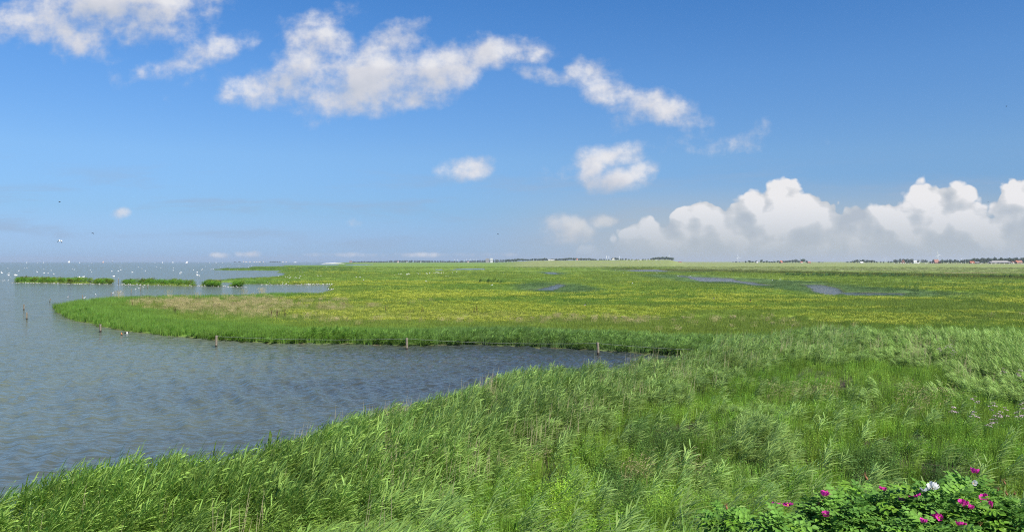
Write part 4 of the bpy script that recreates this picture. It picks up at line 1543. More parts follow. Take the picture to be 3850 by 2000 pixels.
def sailboat(px, hpx, sail, hull, label, jib=True, yaw=.2, Y=4600.0):
    k_ = hpx * (1 if hpx > 8.5 else .85) / FPX * Y
    e_ = tag(empty('sailing_boat', (at_y(px, Y), Y, -.15), yaw), label, 'sailing boat', 'sailing boats along the horizon')
    L_ = k_ * (.78 if hpx > 8.5 else .5)
    B = MB()
    B.loft([((-L_ / 2, 0, .35), L_ * .07, L_ * .045), ((-L_ / 4, 0, .35), L_ * .13, L_ * .06), ((L_ * .1, 0, .35), L_ * .13, L_ * .06), ((L_ * .35, 0, .4), L_ * .07, L_ * .055), ((L_ / 2, 0, .5), L_ * .01, L_ * .03)], 8)
    link('hull', B.mesh('hull', [hull], True), e_)
    B = MB()
    B.loft([((L_ * .08, 0, .4), .12, .12), ((L_ * .08, 0, k_), .06, .06)], 6)
    link('mast', B.mesh('mast', [M_STRAW]), e_)

    def sail_part(name, a, b, c, belly):
        v_, f_ = [], []
        n = 5
        for i in range(n + 1):
            for j in range(n + 1 - i):
                u_, w_ = i / n, j / n
                p = Vector(a) * (1 - u_ - w_) + Vector(b) * u_ + Vector(c) * w_
                p.y += belly * 16 * u_ * w_ * max(0, 1 - u_ - w_) * 1.6
                v_.append(p)
        idx = {}
        q = 0
        for i in range(n + 1):
            for j in range(n + 1 - i):
                idx[i, j] = q
                q += 1
        for i in range(n):
            for j in range(n - i):
                f_.append((idx[i, j], idx[i + 1, j], idx[i, j + 1]))
                if j < n - i - 1:
                    f_.append((idx[i + 1, j], idx[i + 1, j + 1], idx[i, j + 1]))
        link(name, mesh_of(name, v_, f_, sail), e_)
    sail_part('mainsail', (L_ * .07, 0, k_ * .13), (-L_ * .46, .2, k_ * .13), (L_ * .07, 0, k_ * .98), L_ * .05)
    if jib:
        sail_part('jib', (L_ * .12, .1, k_ * .12), (L_ * .48, 0, k_ * .12), (L_ * .10, 0, k_ * .86), L_ * .05)


sailboat(259.5, 11, M_SAIL, M_HULL, 'largest white sailing boat on the horizon at the left, full sails', yaw=.15)
sailboat(388, 9, M_TAN, M_HULL, 'sailing boat with tan sails on the horizon', yaw=.2)
sailboat(703, 9, M_SAIL, M_TAN, 'white sailing boat with a brownish hull on the horizon above the swans', yaw=.3)
for px, h_, l in ((101, 6, 'small white sailing boat on the horizon, leftmost of all'), (142, 4, 'faint small sail second from the left on the horizon'), (163, 5.5, 'small white sailing boat left of the largest one'),
                  (299, 5.5, 'small thin sail right of the largest white boat'), (345, 3.5, 'tiny white sail left of the tan sailed boat'), (583, 5, 'small white sail left of two narrow tall ones'),
                  (611, 7, 'narrow tall white sail, left one of two alike'), (650, 8, 'narrow tall white sail, right one of two alike'), (747, 4.5, 'small white sail right of the boat with a brownish hull'),
                  (788, 4.5, 'small white sail, first of the last three before the far town'), (812, 6, 'small white sail, middle of the last three before the far town'), (837, 4.5, 'small white sail, last one left of the far town'),
                  (1259, 6, 'white sail above the white shell bank')):
    sailboat(px, h_, M_SAIL, M_HULLW, l, jib=h_ > 5.2, yaw=random.choice((.25, .9, 1.2)))
# flat white ferry
Yf = 6000.0
e_ = tag(empty('ferry', (at_y(1110, Yf), Yf, 0), 0), 'long flat white ship on the horizon right of the far town', 'ship')
B = MB()
B.loft([((-14, 0, .8), 2.2, 1.3), ((-8, 0, .8), 3, 1.4), ((10, 0, .9), 3, 1.5), ((15, 0, 1.4), .3, 1.2)], 8)
link('hull', B.mesh('hull', [M_HULLW], True), e_)
link('cabin', MB().box((-3, 0, 3.0), (14, 4, 2.2)).box((2, 0, 4.7), (4, 3, 1.2)).mesh('cabin', [M_HULLW]), e_)

# ================================================================ trees, farms and turbines behind the fields
M_BARK = mat('bark', (.10, .085, .065), .9)


def crown_mesh(seed, shape):
    """Crown of leaf sprays filling a lumpy volume; unit height 1, width about .7."""
    r = random.Random(seed)
    B = Blades(seed)
    lobes = []
    if shape == 'round':
        for k_ in range(9):
            a = r.random() * 6.28
            q = r.uniform(.08, .24)
            lobes.append((math.cos(a) * q, math.sin(a) * q, r.uniform(.34, .80), r.uniform(.16, .24)))
    elif shape == 'tall':
        for k_ in range(9):
            a = r.random() * 6.28
            q = r.uniform(.02, .12)
            lobes.append((math.cos(a) * q, math.sin(a) * q, .2 + .68 * k_ / 8, r.uniform(.13, .19)))
    else:
        for k_ in range(10):
            a = r.random() * 6.28
            q = r.uniform(.05, .42)
            lobes.append((math.cos(a) * q, math.sin(a) * q, r.uniform(.22, .55) * (1.2 - q), r.uniform(.2, .3)))
    for (x, y, z, rad) in lobes:
        for k_ in range(34):
            d = Vector((r.gauss(0, 1), r.gauss(0, 1), r.gauss(0, 1))).normalized()
            p = Vector((x, y, z)) + d * rad * r.uniform(.72, 1.04)
            t_ = (d + Vector((r.gauss(0, .5), r.gauss(0, .5), r.gauss(0, .5)))).normalized()
            B.leaf(p, t_.cross(Vector((0, .3, 1))) if r.random() < .7 else t_, d + Vector((0, 0, .3)), r.uniform(.10, .17), r.uniform(.07, .12), shade_of(r, .7, 1.3, .08))
    return B


M_CROWN = [leaf_mat('crown_dark_green', (.045, .085, .035), .2, .6, .2), leaf_mat('crown_green', (.060, .105, .040), .2, .6, .2), leaf_mat('crown_grey_green', (.085, .115, .065), .2, .6, .2)]
CROWN = {}
for sh_ in ('round', 'tall', 'low'):
    for k_ in range(3):
        for mi_ in range(3):
            CROWN[sh_, k_, mi_] = crown_mesh(300 + k_ + len(CROWN), sh_).mesh('crown', [M_CROWN[mi_]])
B = MB()
B.loft([((0, 0, -.05), .045, .045), ((.01, 0, .18), .03, .03), ((-.01, .01, .42), .022, .022), ((.02, 0, .68), .008, .008)], 6)
B.loft([((0, 0, .25), .015, .015), ((.12, .03, .46), .006, .006)], 5)
B.loft([((0, 0, .28), .015, .015), ((-.11, -.04, .48), .006, .006)], 5)
TRUNK = B.mesh('trunk', [M_BARK])


def tree(px, top, base, w, Y, shape, label, group):
    X = at_y(px, Y)
    zb = ground_at(X, Y)
    zb = min(zb, z_at(base, Y)) if z_at(base, Y) < zb + 6 else zb
    h_ = max(z_at(top, Y) - zb, 2.5)
    wid = w / FPX * Y
    e_ = tag(empty('tree', (X, Y, zb), random.random() * 6.28), label, 'tree', group)
    nominal = {'round': .82, 'tall': .5, 'low': 1.2}[shape]
    k_ = wid / nominal
    e_.scale = (k_, k_, h_ / (1.02 if shape != 'low' else .82))
    link('crown', CROWN[shape, random.randrange(3), random.randrange(3)], e_)
    link('trunk', TRUNK, e_)


G = 'trees by the farms on the right horizon'
for px, top, w in [(2756, 984, 8), (2768, 982.5, 10), (2780, 984, 9), (2792, 985, 8)]:
    tree(px, top, 988, w, 4300, 'low', 'small dark tree beside the foot of the left wind turbine', G)
for px, top, w in [(2803, 980.5, 10), (2818, 978, 15), (2830, 981, 10), (2842, 980, 10), (2862, 976, 13), (2872, 981, 10), (2883, 980, 11), (2893, 982, 11), (2903, 983, 11), (2912, 981, 11), (2924, 979.5, 11)]:
    tree(px, top, 988, w, 2900, 'round', 'rounded tree between the left wind turbine and the red roof', G)
for px, top, w in [(2944, 979, 9), (2952, 980, 10), (2961, 978, 11), (2970, 976.5, 12), (2980, 977, 12), (2992, 973.5, 16), (3003, 979, 12)]:
    tree(px, top, 988, w, 2850, 'round', 'dark rounded tree right of the red roof in the left farm clump', G)
tree(3018, 972, 988, 19, 2840, 'round', 'biggest rounded tree at the right end of the left farm clump', G)
tree(3032, 979, 988, 11, 2840, 'round', 'small round tree last in the left farm clump', G)
for px, top, w in [(3080, 983.5, 10), (3092, 985, 10), (3186, 983, 12), (3200, 982, 14)]:
    tree(px, top, 988, w, 3600, 'low', 'low distant bush in the gap between the two farm clumps', G)
for px, top, w in [(3212, 977, 16), (3224, 976, 14), (3236, 977, 14), (3246, 975, 14), (3257, 976, 15), (3267, 978, 14), (3277, 977, 16), (3286, 978, 10)]:
    tree(px, top, 987.5, w, 2700, 'round', 'tree of the dense rounded clump around the low white shed', G)
for px, top, w in [(3296, 982, 8), (3312, 982, 8), (3322, 982, 8), (3340, 981.5, 10), (3350, 981, 12)]:
    tree(px, top, 988, w, 3000, 'low', 'small tree either side of the small faint turbine', G)
tree(3367, 974, 989, 24, 2500, 'low', 'broad dark bush left of the brick house', G)
for px, top, w in [(3384, 972.5, 9), (3408, 973, 10), (3416, 975, 7), (3421, 976, 6)]:
    tree(px, top, 988.5, w, 2420, 'tall', 'dark slender tree next to the brick house', G)
tree(3398, 970.5, 988.5, 15, 2460, 'round', 'tree rising behind the brick house', G)
tree(3426, 973, 988.5, 6, 2420, 'tall', 'slim upright tree, left one of two standing apart', G)
tree(3431, 973, 988.5, 6, 2420, 'tall', 'slim upright tree, right one of two standing apart', G)
tree(3452, 975.5, 988.5, 11, 2420, 'round', 'round tree right of the long white shed', G)
for px, top, w in [(3468, 974, 15), (3480, 974, 15)]:
    tree(px, top, 983, w, 3300, 'low', 'tree of the low dome shaped grove standing alone', G)
tree(3508, 974.5, 988, 9, 2450, 'round', 'tree rising behind the left end of the big red farm roof', G)
tree(3500, 981, 988, 12, 2380, 'low', 'low bush in front of the left end of the big red farm roof', G)
for px, top, w in [(3534, 979, 14), (3543, 974.5, 15), (3552, 976, 12), (3560, 975, 16), (3573, 972.5, 15), (3584, 978, 14), (3592, 975, 12), (3600, 976, 11), (3607, 981, 10)]:
    tree(px, top, 989, w, 2300, 'low' if w > 13 else 'round', 'dark tree of the wood right of the big red farm roof', G)
for px, top, w in [(3614, 977, 6), (3619, 977, 6), (3626, 976, 8), (3635, 975, 10)]:
    tree(px, top, 989, w, 2250, 'tall', 'slender tree in the thin row before the poplars', G)
px = 3646.0
k_ = 0
while px < 3905:
    tree(px, 970.5 + 2.2 * math.sin(k_ * 1.7) + max(0, 3660 - px) * .12 - (px > 3740) * .6 + random.uniform(-.8, .8), 989.5, random.uniform(10, 14), 2240 + random.uniform(-25, 40), 'tall' if k_ % 3 else 'round', 'tree in the long dark row behind ' + ('the orange red barn' if px < 3690 else ('the long grey barn' if px < 3795 else 'the twin orange roofs')), G)
    px += random.uniform(6.0, 8.2)
    k_ += 1
for px, top, w in [(3833, 976, 10), (3699, 980, 14), (3690, 981, 12), (3712, 981, 12), (3788, 979, 9)]:
    tree(px, top, 989.5, w, 2180, 'low', 'dark bush in front of the row of trees beside the long grey barn', G)

G = 'trees behind the sea wall in the middle'
for px in np.arange(1903, 2240, 6.6):
    base_t = np.interp(px, [1903, 1920, 1950, 1968, 1985, 2005, 2020, 2032, 2050, 2062, 2080, 2115, 2130, 2170, 2182, 2212, 2235], [974.6, 973, 970.8, 972.6, 974, 971.3, 972.2, 971.3, 969.4, 973.5, 971.4, 971.2, 968.9, 968.2, 970, 969.2, 973])
    tree(float(px) + random.uniform(-1.5, 1.5), float(base_t) + random.uniform(-.5, .7), 977, random.uniform(9, 12), 3300 + random.uniform(-40, 40), 'round', 'small bluish tree in the ' + ('grove left of the long white building' if px < 2062 else ('grove right behind the long white building' if px < 2120 else 'tallest right part of the grove beyond the sea wall')), G)
for px, top, w in [(2256, 972, 9), (2263, 972.3, 8), (2271, 972, 8), (2279, 972.6, 7), (2289, 973.5, 7)]:
    tree(px, top, 977, w, 3300, 'low', 'low tree of the short hedge between the two groves', G)
for px, top, w in [(2302, 969.5, 10), (2309, 967, 12), (2316, 967.4, 10), (2324, 969.5, 9)]:
    tree(px, top, 976, w, 3100, 'round', 'dark tree of the small round clump with a pale gable', G)
for px, top, w in [(2333, 972, 9), (2341, 970.7, 9), (2353, 970.3, 10), (2364, 972.5, 9), (2376, 973, 9), (2392, 973.3, 8), (2400, 973.5, 8), (2417, 971.8, 8), (2427, 972.8, 8), (2437, 970.6, 6)]:
    tree(px, top, 976, w, 3500, 'low', 'faint low tree in the thin line left of the dense wood', G)
for k_, px in enumerate(np.linspace(2449, 2529, 14)):
    top = float(np.interp(px, [2449, 2460, 2485, 2505, 2520, 2529], [970.5, 967, 965, 965.5, 967, 966.5]))
    tree(float(px), top + random.uniform(-.4, .5), 976, random.uniform(10, 13), 3000 + (k_ % 3) * 30, 'round', 'bluish tree of the dense wood around the white turbine', G)
G = 'trees of the far shore in the left middle'
for px in np.arange(1322, 1905, 9.5):
    top = float(np.interp(px, [1322, 1360, 1440, 1465, 1480, 1560, 1600, 1650, 1700, 1730, 1800, 1860, 1905], [982.2, 981.5, 981, 979, 978, 977.6, 978.2, 979.3, 980, 979.4, 976.6, 974.5, 974.6]))
    tree(float(px) + random.uniform(-2, 2), top + random.uniform(-.5, .8), 985, random.uniform(11, 16), 5600, 'low', 'tiny blue tree of the far shore ' + ('left of the first pale roofs' if px < 1480 else ('between the pale roofs and the tiny turbines' if px < 1700 else ('below the tiny turbines' if px < 1800 else 'around the bright white block'))), G)
for px in (882, 900, 980, 1018, 1026, 1034, 1042, 1052):
    tree(px, 982.4 - .8 * (1010 < px < 1050), 985, 11, 8200, 'low', 'tiny blue tree among the houses of the far town', 'trees of the far town')

# ---------------------------------------------------------------- buildings
M_RED = mat('red_roof_tiles', (.33, .115, .06), .75, noise=.25, nscale=2)
M_PINK = mat('faded_roof_tiles', (.30, .15, .11), .8, noise=.2, nscale=2)
M_BRICK = mat('brick_wall', (.24, .13, .09), .85, noise=.25, nscale=3)
M_RENDER = mat('pale_wall', (.62, .58, .52), .8)
M_BARNROOF = mat('grey_sheet_roof', (.27, .255, .235), .7, noise=.2, nscale=.7)
M_DARKW = mat('dark_boards', (.035, .035, .035), .8)
M_WHITEW = mat('white_wall', (.60, .59, .57), .7)
M_GLASS = mat('window_glass', (.03, .04, .05), .15, .5)


def house(name, px, Y, wpx, ridge, base, wall, roof, label, cat, group, depth=10.0, eave=.45, hip=0.0, yaw=0.0, windows=3, chimney=False):
    X = at_y(px, Y)
    zg = ground_at(X, Y)
    w = wpx / FPX * Y
    hr = max(z_at(ridge, Y) - zg, 2.5)
    he = hr * eave
    e_ = tag(empty(name, (X, Y, zg), yaw), label, cat, group)
    d = depth
    link('wall', MB().box((0, 0, he / 2 - .2), (w * .97, d * .94, he + .4)).mesh('wall', [wall]), e_)
    a, b = w / 2, d / 2
    t_ = .25
    v_ = []
    for z_ in (he, he + t_):
        v_ += [(-a, -b, z_), (a, -b, z_), (a, b, z_), (-a, b, z_)]
    v_ += [(-a + hip, 0, hr), (a - hip, 0, hr)]
    f_ = [(0, 3, 2, 1), (0, 1, 5, 4), (1, 2, 6, 5), (2, 3, 7, 6), (3, 0, 4, 7), (4, 5, 9, 8), (6, 7, 8, 9), (5, 6, 9), (7, 4, 8)]
    rf = link('roof', mesh_of('roof', v_, f_, [roof]), e_)
    if chimney:
        link('chimney', MB().box((a * .45, 0, hr + .3), (.9, .9, 1.6)).mesh('chimney', [M_BRICK]), rf)
    for k_ in range(windows):
        x_ = (k_ + .5) / windows * w * .9 - w * .45
        fr = link('window', MB().box((x_, -d * .47 - .03, he * .5), (min(1.6, w / windows * .5), .1, he * .45)).mesh('window', [M_WHITEW]), e_)
        link('pane', MB().box((x_, -d * .47 - .09, he * .5), (min(1.6, w / windows * .5) * .8, .05, he * .38)).mesh('pane', [M_GLASS]), fr)
    return e_


F = 'farm buildings on the right horizon'
house('farmhouse', 2936, 2790, 10, 979.5, 987, M_BRICK, M_RED, 'red roofed house among the trees of the left farm clump', 'house', F, yaw=.5, eave=.3)
house('farmhouse', 3013, 2750, 9, 983.5, 987, M_RENDER, M_RED, 'small red roof below the biggest tree of the left farm clump', 'house', F, eave=.4)
house('farmhouse', 3042, 2760, 11, 984, 987, M_BRICK, M_RED, 'low orange red roof standing right of the left farm clump', 'house', F, eave=.35)
house('shed', 2846, 2780, 5, 984.5, 987, M_WHITEW, M_RENDER, 'tiny white shed between the trees near the left wind turbine', 'shed', F, windows=1, depth=6)
house('shed', 3239, 2600, 11, 983.5, 986, M_WHITEW, M_WHITEW, 'low white shed in front of the dense rounded tree clump', 'shed', F, windows=2, depth=8)
house('farmhouse', 3395, 2380, 14, 976, 986, M_BRICK, M_PINK, 'brick house with an orange gable among the slender trees', 'house', F, yaw=1.2, eave=.45, chimney=True)
house('barn', 3443, 2700, 22, 980, 985, M_WHITEW, M_WHITEW, 'long low white shed beyond the two slim trees', 'shed', F, windows=2, depth=14, eave=.7)
house('farmhouse', 3519, 2330, 24, 975.5, 987, M_BRICK, M_PINK, 'large farmhouse with a broad red roof below the right wind turbine', 'farmhouse', F, depth=22, eave=.22, hip=4, chimney=True)
house('farmhouse', 3653.5, 2150, 16.5, 982, 989, M_DARKW, M_RED, 'bright orange red roofed barn left of the grey roofs', 'barn', F, depth=10, eave=.28)
house('shed', 3673, 2150, 16, 984.5, 989, M_DARKW, M_BARNROOF, 'low shed with a pale grey roof right of the orange red barn', 'shed', F, depth=8, eave=.5, windows=1)
house('barn', 3757, 2140, 74, 980, 989, M_DARKW, M_BARNROOF, 'very long low barn with a grey roof before the row of trees', 'barn', F, depth=24, eave=.36, hip=6, windows=6)
house('barn', 3731, 2120, 24, 984.6, 989, M_DARKW, M_BARNROOF, 'lower grey lean-to barn in front of the left part of the long barn', 'barn', F, depth=12, eave=.5, windows=2)
house('farmhouse', 3805, 2150, 8, 982.5, 989, M_RENDER, M_BRICK, 'pale walled house left of the twin orange roofs', 'house', F, eave=.5, yaw=.3)
house('farmhouse', 3821, 2150, 14, 978.8, 989, M_BRICK, M_RED, 'orange red roof, left one of the twin roofs at the right edge', 'farmhouse', F, eave=.4, yaw=.5, chimney=True)
house('farmhouse', 3834, 2165, 14, 979, 989, M_BRICK, M_PINK, 'faded red roof, right one of the twin roofs at the right edge', 'farmhouse', F, eave=.42)
house('farmhouse', 2556, 2700, 11, 984.5, 988, M_BRICK, M_RED, 'small orange roof right of the end of the sea wall', 'house', F, eave=.35)
F = 'buildings along the sea wall and far shore'
house('greenhouse', 2072, 3150, 24, 975.2, 977, M_WHITEW, M_RENDER, 'long low white building in front of the middle grove', 'building', F, depth=20, eave=.8, windows=4)
for px, l in ((2042, 'dark low shed left of the long white building on the sea wall'), (2089, 'dark low shed below the right end of the long white building')):
    house('shed', px, 2150, 8, 976.6, 979, M_DARKW, M_DARKW, l, 'shed', F, windows=1, depth=6, eave=.6)
house('farmhouse', 2170, 3230, 6, 973, 976, M_RENDER, M_RED, 'tiny pale house with an orange roof inside the middle grove', 'house', F, windows=1)
house('farmhouse', 2306, 3050, 5, 969, 976, M_WHITEW, M_RENDER, 'pale gable in the small round clump of trees', 'house', F, windows=1, yaw=1.4)
house('block', 1848, 5400, 9, 970.5, 977, M_WHITEW, M_WHITEW, 'bright white block standing out above the far shore', 'building', F, depth=25, eave=.96, windows=3)
house('block', 1833, 5450, 14, 971.3, 977, M_BARNROOF, M_BARNROOF, 'grey blue block left of the bright white one', 'building', F, depth=25, eave=.96, windows=3)
house('block', 1319, 5400, 9, 980.6, 984, M_PINK, M_BRICK, 'brownish building at the left end of the far shore line', 'building', F, depth=20, eave=.8, windows=3)
for px, w, l in ((1497, 8, 'group of pale roofs on the far shore left of the middle'), (1530, 4, 'tiny pale house left of the middle of the far shore'), (1582, 4, 'tiny white house in the middle of the far shore'), (1760, 7, 'pale sheds below the cluster of tiny turbines')):
    house('farmhouse', px, 5300, w * .7, 981.8, 984, M_RENDER, M_PINK if w > 5 else M_BARNROOF, l, 'house', F, windows=1, depth=9)
for px, w, top in ((916, 3, 981), (926, 8, 982.6), (940, 6, 982.6), (956, 6, 982.7), (965, 5, 982.4), (976, 9, 982.8), (991, 3, 981.6), (1064, 7, 982.7), (1076, 5, 982.8)):
    house('waterfront_house', px, 8000, w * .8, top + .3, 985, M_RENDER, M_PINK, 'tiny pale building of the far town on the lake horizon', 'building', 'buildings of the far town', windows=1, eave=.8)

# ---------------------------------------------------------------- wind turbines
M_TURB = mat('turbine_white', (.80, .81, .82), .4)


def blade_mesh(ln):
    v_, f_ = [], []
    for t_, c_, th in ((0, .035, .03), (.15, .075, .022), (.5, .05, .012), (.85, .028, .007), (1.0, .01, .003)):
        for x_, y_ in ((-.4, 0), (.1, .5), (.6, 0), (.1, -.5)):
            v_.append((x_ * c_ * ln, y_ * th * ln, t_ * ln))
    for i in range(4):
        for j in range(4):
            j2 = (j + 1) % 4
            f_.append((i * 4 + j, i * 4 + j2, i * 4 + 4 + j2, i * 4 + 4 + j))
    f_ += [(3, 2, 1, 0), (16, 17, 18, 19)]
    return mesh_of('blade', v_, f_, M_TURB, smooth=True)


def turbine(px, hub, base, blade_px, Y, phase, label):
    X = at_y(px, Y)
    zg = min(ground_at(X, Y), z_at(base, Y) + 4)
    hh = z_at(hub, Y) - zg
    ln = blade_px / FPX * Y
    e_ = tag(empty('wind_turbine', (X, Y, zg)), label, 'wind turbine', 'wind turbines on the horizon')
    B = MB()
    k_ = max(.045 * hh, 1.0)
    B.loft([((0, 0, -.5), k_, k_), ((0, 0, hh * .6), k_ * .75, k_ * .75), ((0, 0, hh), k_ * .5, k_ * .5)], 12)
    link('tower', B.mesh('tower', [M_TURB], True), e_)
    B = MB()
    B.loft([((0, k_ * 1.8, hh), k_ * .45, k_ * .5), ((0, k_ * .8, hh), k_ * .75, k_ * .75), ((0, -k_ * .9, hh), k_ * .7, k_ * .7), ((0, -k_ * 1.9, hh), k_ * .2, k_ * .2)], 8)
    link('nacelle', B.mesh('nacelle', [M_TURB], True), e_)
    bm_ = blade_mesh(ln)
    for q in range(3):
        link('blade', bm_, e_, (0, -k_ * 1.5, hh), (0, R(phase + 120 * q), 0))


turbine(2774, 967, 988, 12.5, 3900, -12, 'white wind turbine left of the left farm clump')
turbine(3526, 958, 986, 16, 2600, -14, 'tall wind turbine rising behind the big red farm roof')
turbine(3327.5, 973, 987, 7, 4400, -60, 'small faint wind turbine between two farm clumps')
turbine(2515, 958, 973, 5, 3400, -60, 'white wind turbine standing in the dense wood')
turbine(2328, 963, 973, 4, 4200, 0, 'thin faint wind turbine right of the small round clump')
turbine(2280, 962.5, 974, 4, 4600, 10, 'thin faint wind turbine, left one of two near the hedge')
turbine(2289, 963.5, 974, 4, 4600, 20, 'thin faint wind turbine, right one of two near the hedge')
turbine(3614, 970.5, 984, 5, 4200, -40, 'small white wind turbine half hidden behind the trees right of the farm')
turbine(2691, 979.5, 987, 5, 5200, 0, 'faint small wind turbine far left of the left farm clump')
for px in (1709, 1721, 1745, 1755, 1764, 1770, 1782, 1793):
    turbine(px, 974.5 + random.uniform(-.8, 1.2), 981, 3, 7200, random.random() * 120, 'tiny white turbine of the far cluster in the middle of the horizon')


# ---------------------------------------------------------------- grazing animals
def skinned(name, verts, edges, radii, mats, mi_fn=None, levels=1):
    m = bpy.data.meshes.new(name + '_frame')
    m.from_pydata(verts, edges, [])
    o = link(name, m)
    sk = o.modifiers.new('skin', 'SKIN')
    for i, r_ in enumerate(radii):
        m.skin_vertices[0].data[i].radius = (r_, r_) if not isinstance(r_, tuple) else r_
    m.skin_vertices[0].data[0].use_root = True
    sb = o.modifiers.new('smooth', 'SUBSURF')
    sb.levels = sb.render_levels = levels
    bpy.context.view_layer.update()
    dg = bpy.context.evaluated_depsgraph_get()
    res = bpy.data.meshes.new_from_object(o.evaluated_get(dg))
    bpy.data.objects.remove(o)
    res.materials.clear()
    for q in mats:
        res.materials.append(q)
    if mi_fn:
        for p in res.polygons:
            p.material_index = mi_fn(p.center)
    return res


def beast(leg_h, body_l, body_r, head_down, mats, mi_fn):
    z = leg_h + body_r * .8
    v_ = [(0, 0, z), (-body_l * .45, 0, z + .03), (body_l * .42, 0, z), (body_l * .62, 0, z + (-.25 if head_down else .22) * body_l * .6), (body_l * .80, 0, (leg_h * .35 if head_down else z + .22 * body_l))]
    e_ = [(0, 1), (0, 2), (2, 3), (3, 4)]
    r_ = [body_r, body_r * .9, body_r * .8, body_r * .42, body_r * .34]
    for bx, par in ((-body_l * .42, 1), (body_l * .36, 2)):
        for s in (-1, 1):
            i = len(v_)
            v_ += [(bx, s * body_r * .5, leg_h * .75), (bx + .02, s * body_r * .5, leg_h * .36), (bx - .01, s * body_r * .5, 0.03)]
            e_ += [(par, i), (i, i + 1), (i + 1, i + 2)]
            r_ += [body_r * .34, body_r * .17, body_r * .15]
    i = len(v_)
    v_ += [(-body_l * .58, 0, z + .02), (-body_l * .63, 0, leg_h * .7)]
    e_ += [(1, i), (i, i + 1)]
    r_ += [.05, .03]
    return skinned('animal', v_, e_, r_, mats, mi_fn)


M_COWBLK = mat('black_hide', (.025, .022, .02), .7)
M_COWBRN = mat('brown_hide', (.10, .06, .04), .7)
M_WOOL = mat('white_fleece', (.72, .69, .60), .9)
COWS = [beast(.75, 1.6, .38, hd, [a_, M_WOOL], (lambda c: 1 if (c.x > .1 and c.x < .45) or (c.z < .35) else 0)) for hd in (True, False) for a_ in (M_COWBLK, M_COWBRN)]
PALECOW = beast(.75, 1.6, .38, True, [M_WOOL, M_COWBLK], lambda c: 1 if -.3 < c.x < -.05 else 0)
SHEEP = beast(.32, .85, .26, True, [M_WOOL, M_COWBRN], lambda c: 0)


def graze(mesh, px, py, Y, s, name, label, cat, group):
    X = at_y(px, Y)
    tag(link(name, mesh, loc=(X, Y, ground_at(X, Y)), rot=(0, 0, random.choice((0, math.pi)) + random.uniform(-.5, .5)), scale=(s,) * 3), label, cat, group)


def y_for(px, py):
    """Distance at which the ground is seen at photo position px, py."""
    ys = np.geomspace(300, 4200, 500)
    xs = (px - CXP) / FPX * ys
    zs = ground_z(xs, ys, np.full_like(ys, 60.0))
    pyy = HY + FPX * (H - zs) / ys
    i = int(np.argmin(np.abs(pyy - py)))
    return float(ys[i])


for zx, zy, kind in [(707, 292, 'p'), (830, 290, 'b'), (910, 297, 'p'), (992, 287, 'b'), (1083, 284, 'b'), (1095, 297, 'p'), (1185, 283, 'p'), (1262, 288, 'b'), (1395, 283, 'p'), (1600, 288, 'b'), (1720, 280, 'p'), (1438, 246, 'b'), (1820, 283, 'b')]:
    px, py = 2280 + zx / 9.2, 950 + zy / 9.2
    Yd = y_for(px, py)
    if kind == 'b':
        graze(random.choice(COWS), px, py, Yd, 1.5, 'cow', 'dark cow grazing on the sea wall pasture left of the dense wood', 'cow', 'cattle on the sea wall pasture')
    else:
        graze(PALECOW, px, py, Yd, 1.5, 'cow', 'white cow grazing on the sea wall pasture left of the dense wood', 'cow', 'cattle on the sea wall pasture')
zs_ = [(235, 282), (262, 280), (325, 283), (345, 282), (400, 283), (505, 292), (612, 284), (840, 290), (850, 287), (1085, 290), (1110, 290), (1148, 280), (1310, 282), (1380, 280), (1805, 290), (1855, 286), (2050, 280), (2305, 285), (2340, 270), (2495, 275), (150, 285), (20, 284)]
for zx, zy in zs_:
    px, py = 3360 + zx / 9.2, 960 + zy / 9.2 + 1.0
    graze(SHEEP, px, py, min(y_for(px, py), 2150), 2.6, 'sheep', 'white sheep grazing in the pasture before the farms on the right', 'sheep', 'sheep grazing before the farms')
for zx in (305, 448, 640, 655, 1215, 1930, 2215, 2320):
    px, py = 3360 + zx / 9.2, 992
    graze(COWS[zx % 4], px, py, min(y_for(px, py), 2100), 1.5, 'cow', 'dark cow grazing among the white sheep before the farms', 'cow', 'cattle before the farms')
for zx, zy in [(205, 360), (575, 398), (610, 365), (672, 368), (870, 372), (930, 362), (1075, 396), (1240, 395), (1285, 390), (1430, 396), (1670, 397), (1890, 398), (1985, 360), (2120, 396), (2470, 396), (2530, 398)]:
    px, py = 3640 + zx / 12.27, 960 + zy / 12.27 + .8
    graze(SHEEP, px, py, min(y_for(px, py), 2080), 2.6, 'sheep', 'white sheep grazing in the pasture before the long barn', 'sheep', 'sheep grazing before the farms')

# ================================================================ single plants that stand out
# brown dock spikes on the peninsula
M_DOCK = mat('brown_dock_seed', (.16, .075, .035), .9, noise=.3, nscale=20)


def dock_meshes(seed):
    r = random.Random(seed)
    st, sp = MB(), Blades(seed)
    for k_ in range(6):
        x0, y0 = r.uniform(-.25, .25), r.uniform(-.25, .25)
        h_ = r.uniform(.9, 1.5)
        lx = r.uniform(-.05, .28)
        st.loft([((x0, y0, 0), .012, .012), ((x0 + lx * .5, y0, h_ * .6), .009, .009), ((x0 + lx, y0, h_), .004, .004)], 5)
        for q in range(34):
            t_ = .35 + .65 * q / 34
            a = r.random() * 6.28
            sp.leaf((x0 + lx * t_, y0, h_ * t_), (math.cos(a), math.sin(a), .9), (0, 0, 1), r.uniform(.06, .11), .045, shade_of(r, .7, 1.3))
    return st.mesh('stem', [M_BARK]), sp.mesh('seed_spike', [M_DOCK])


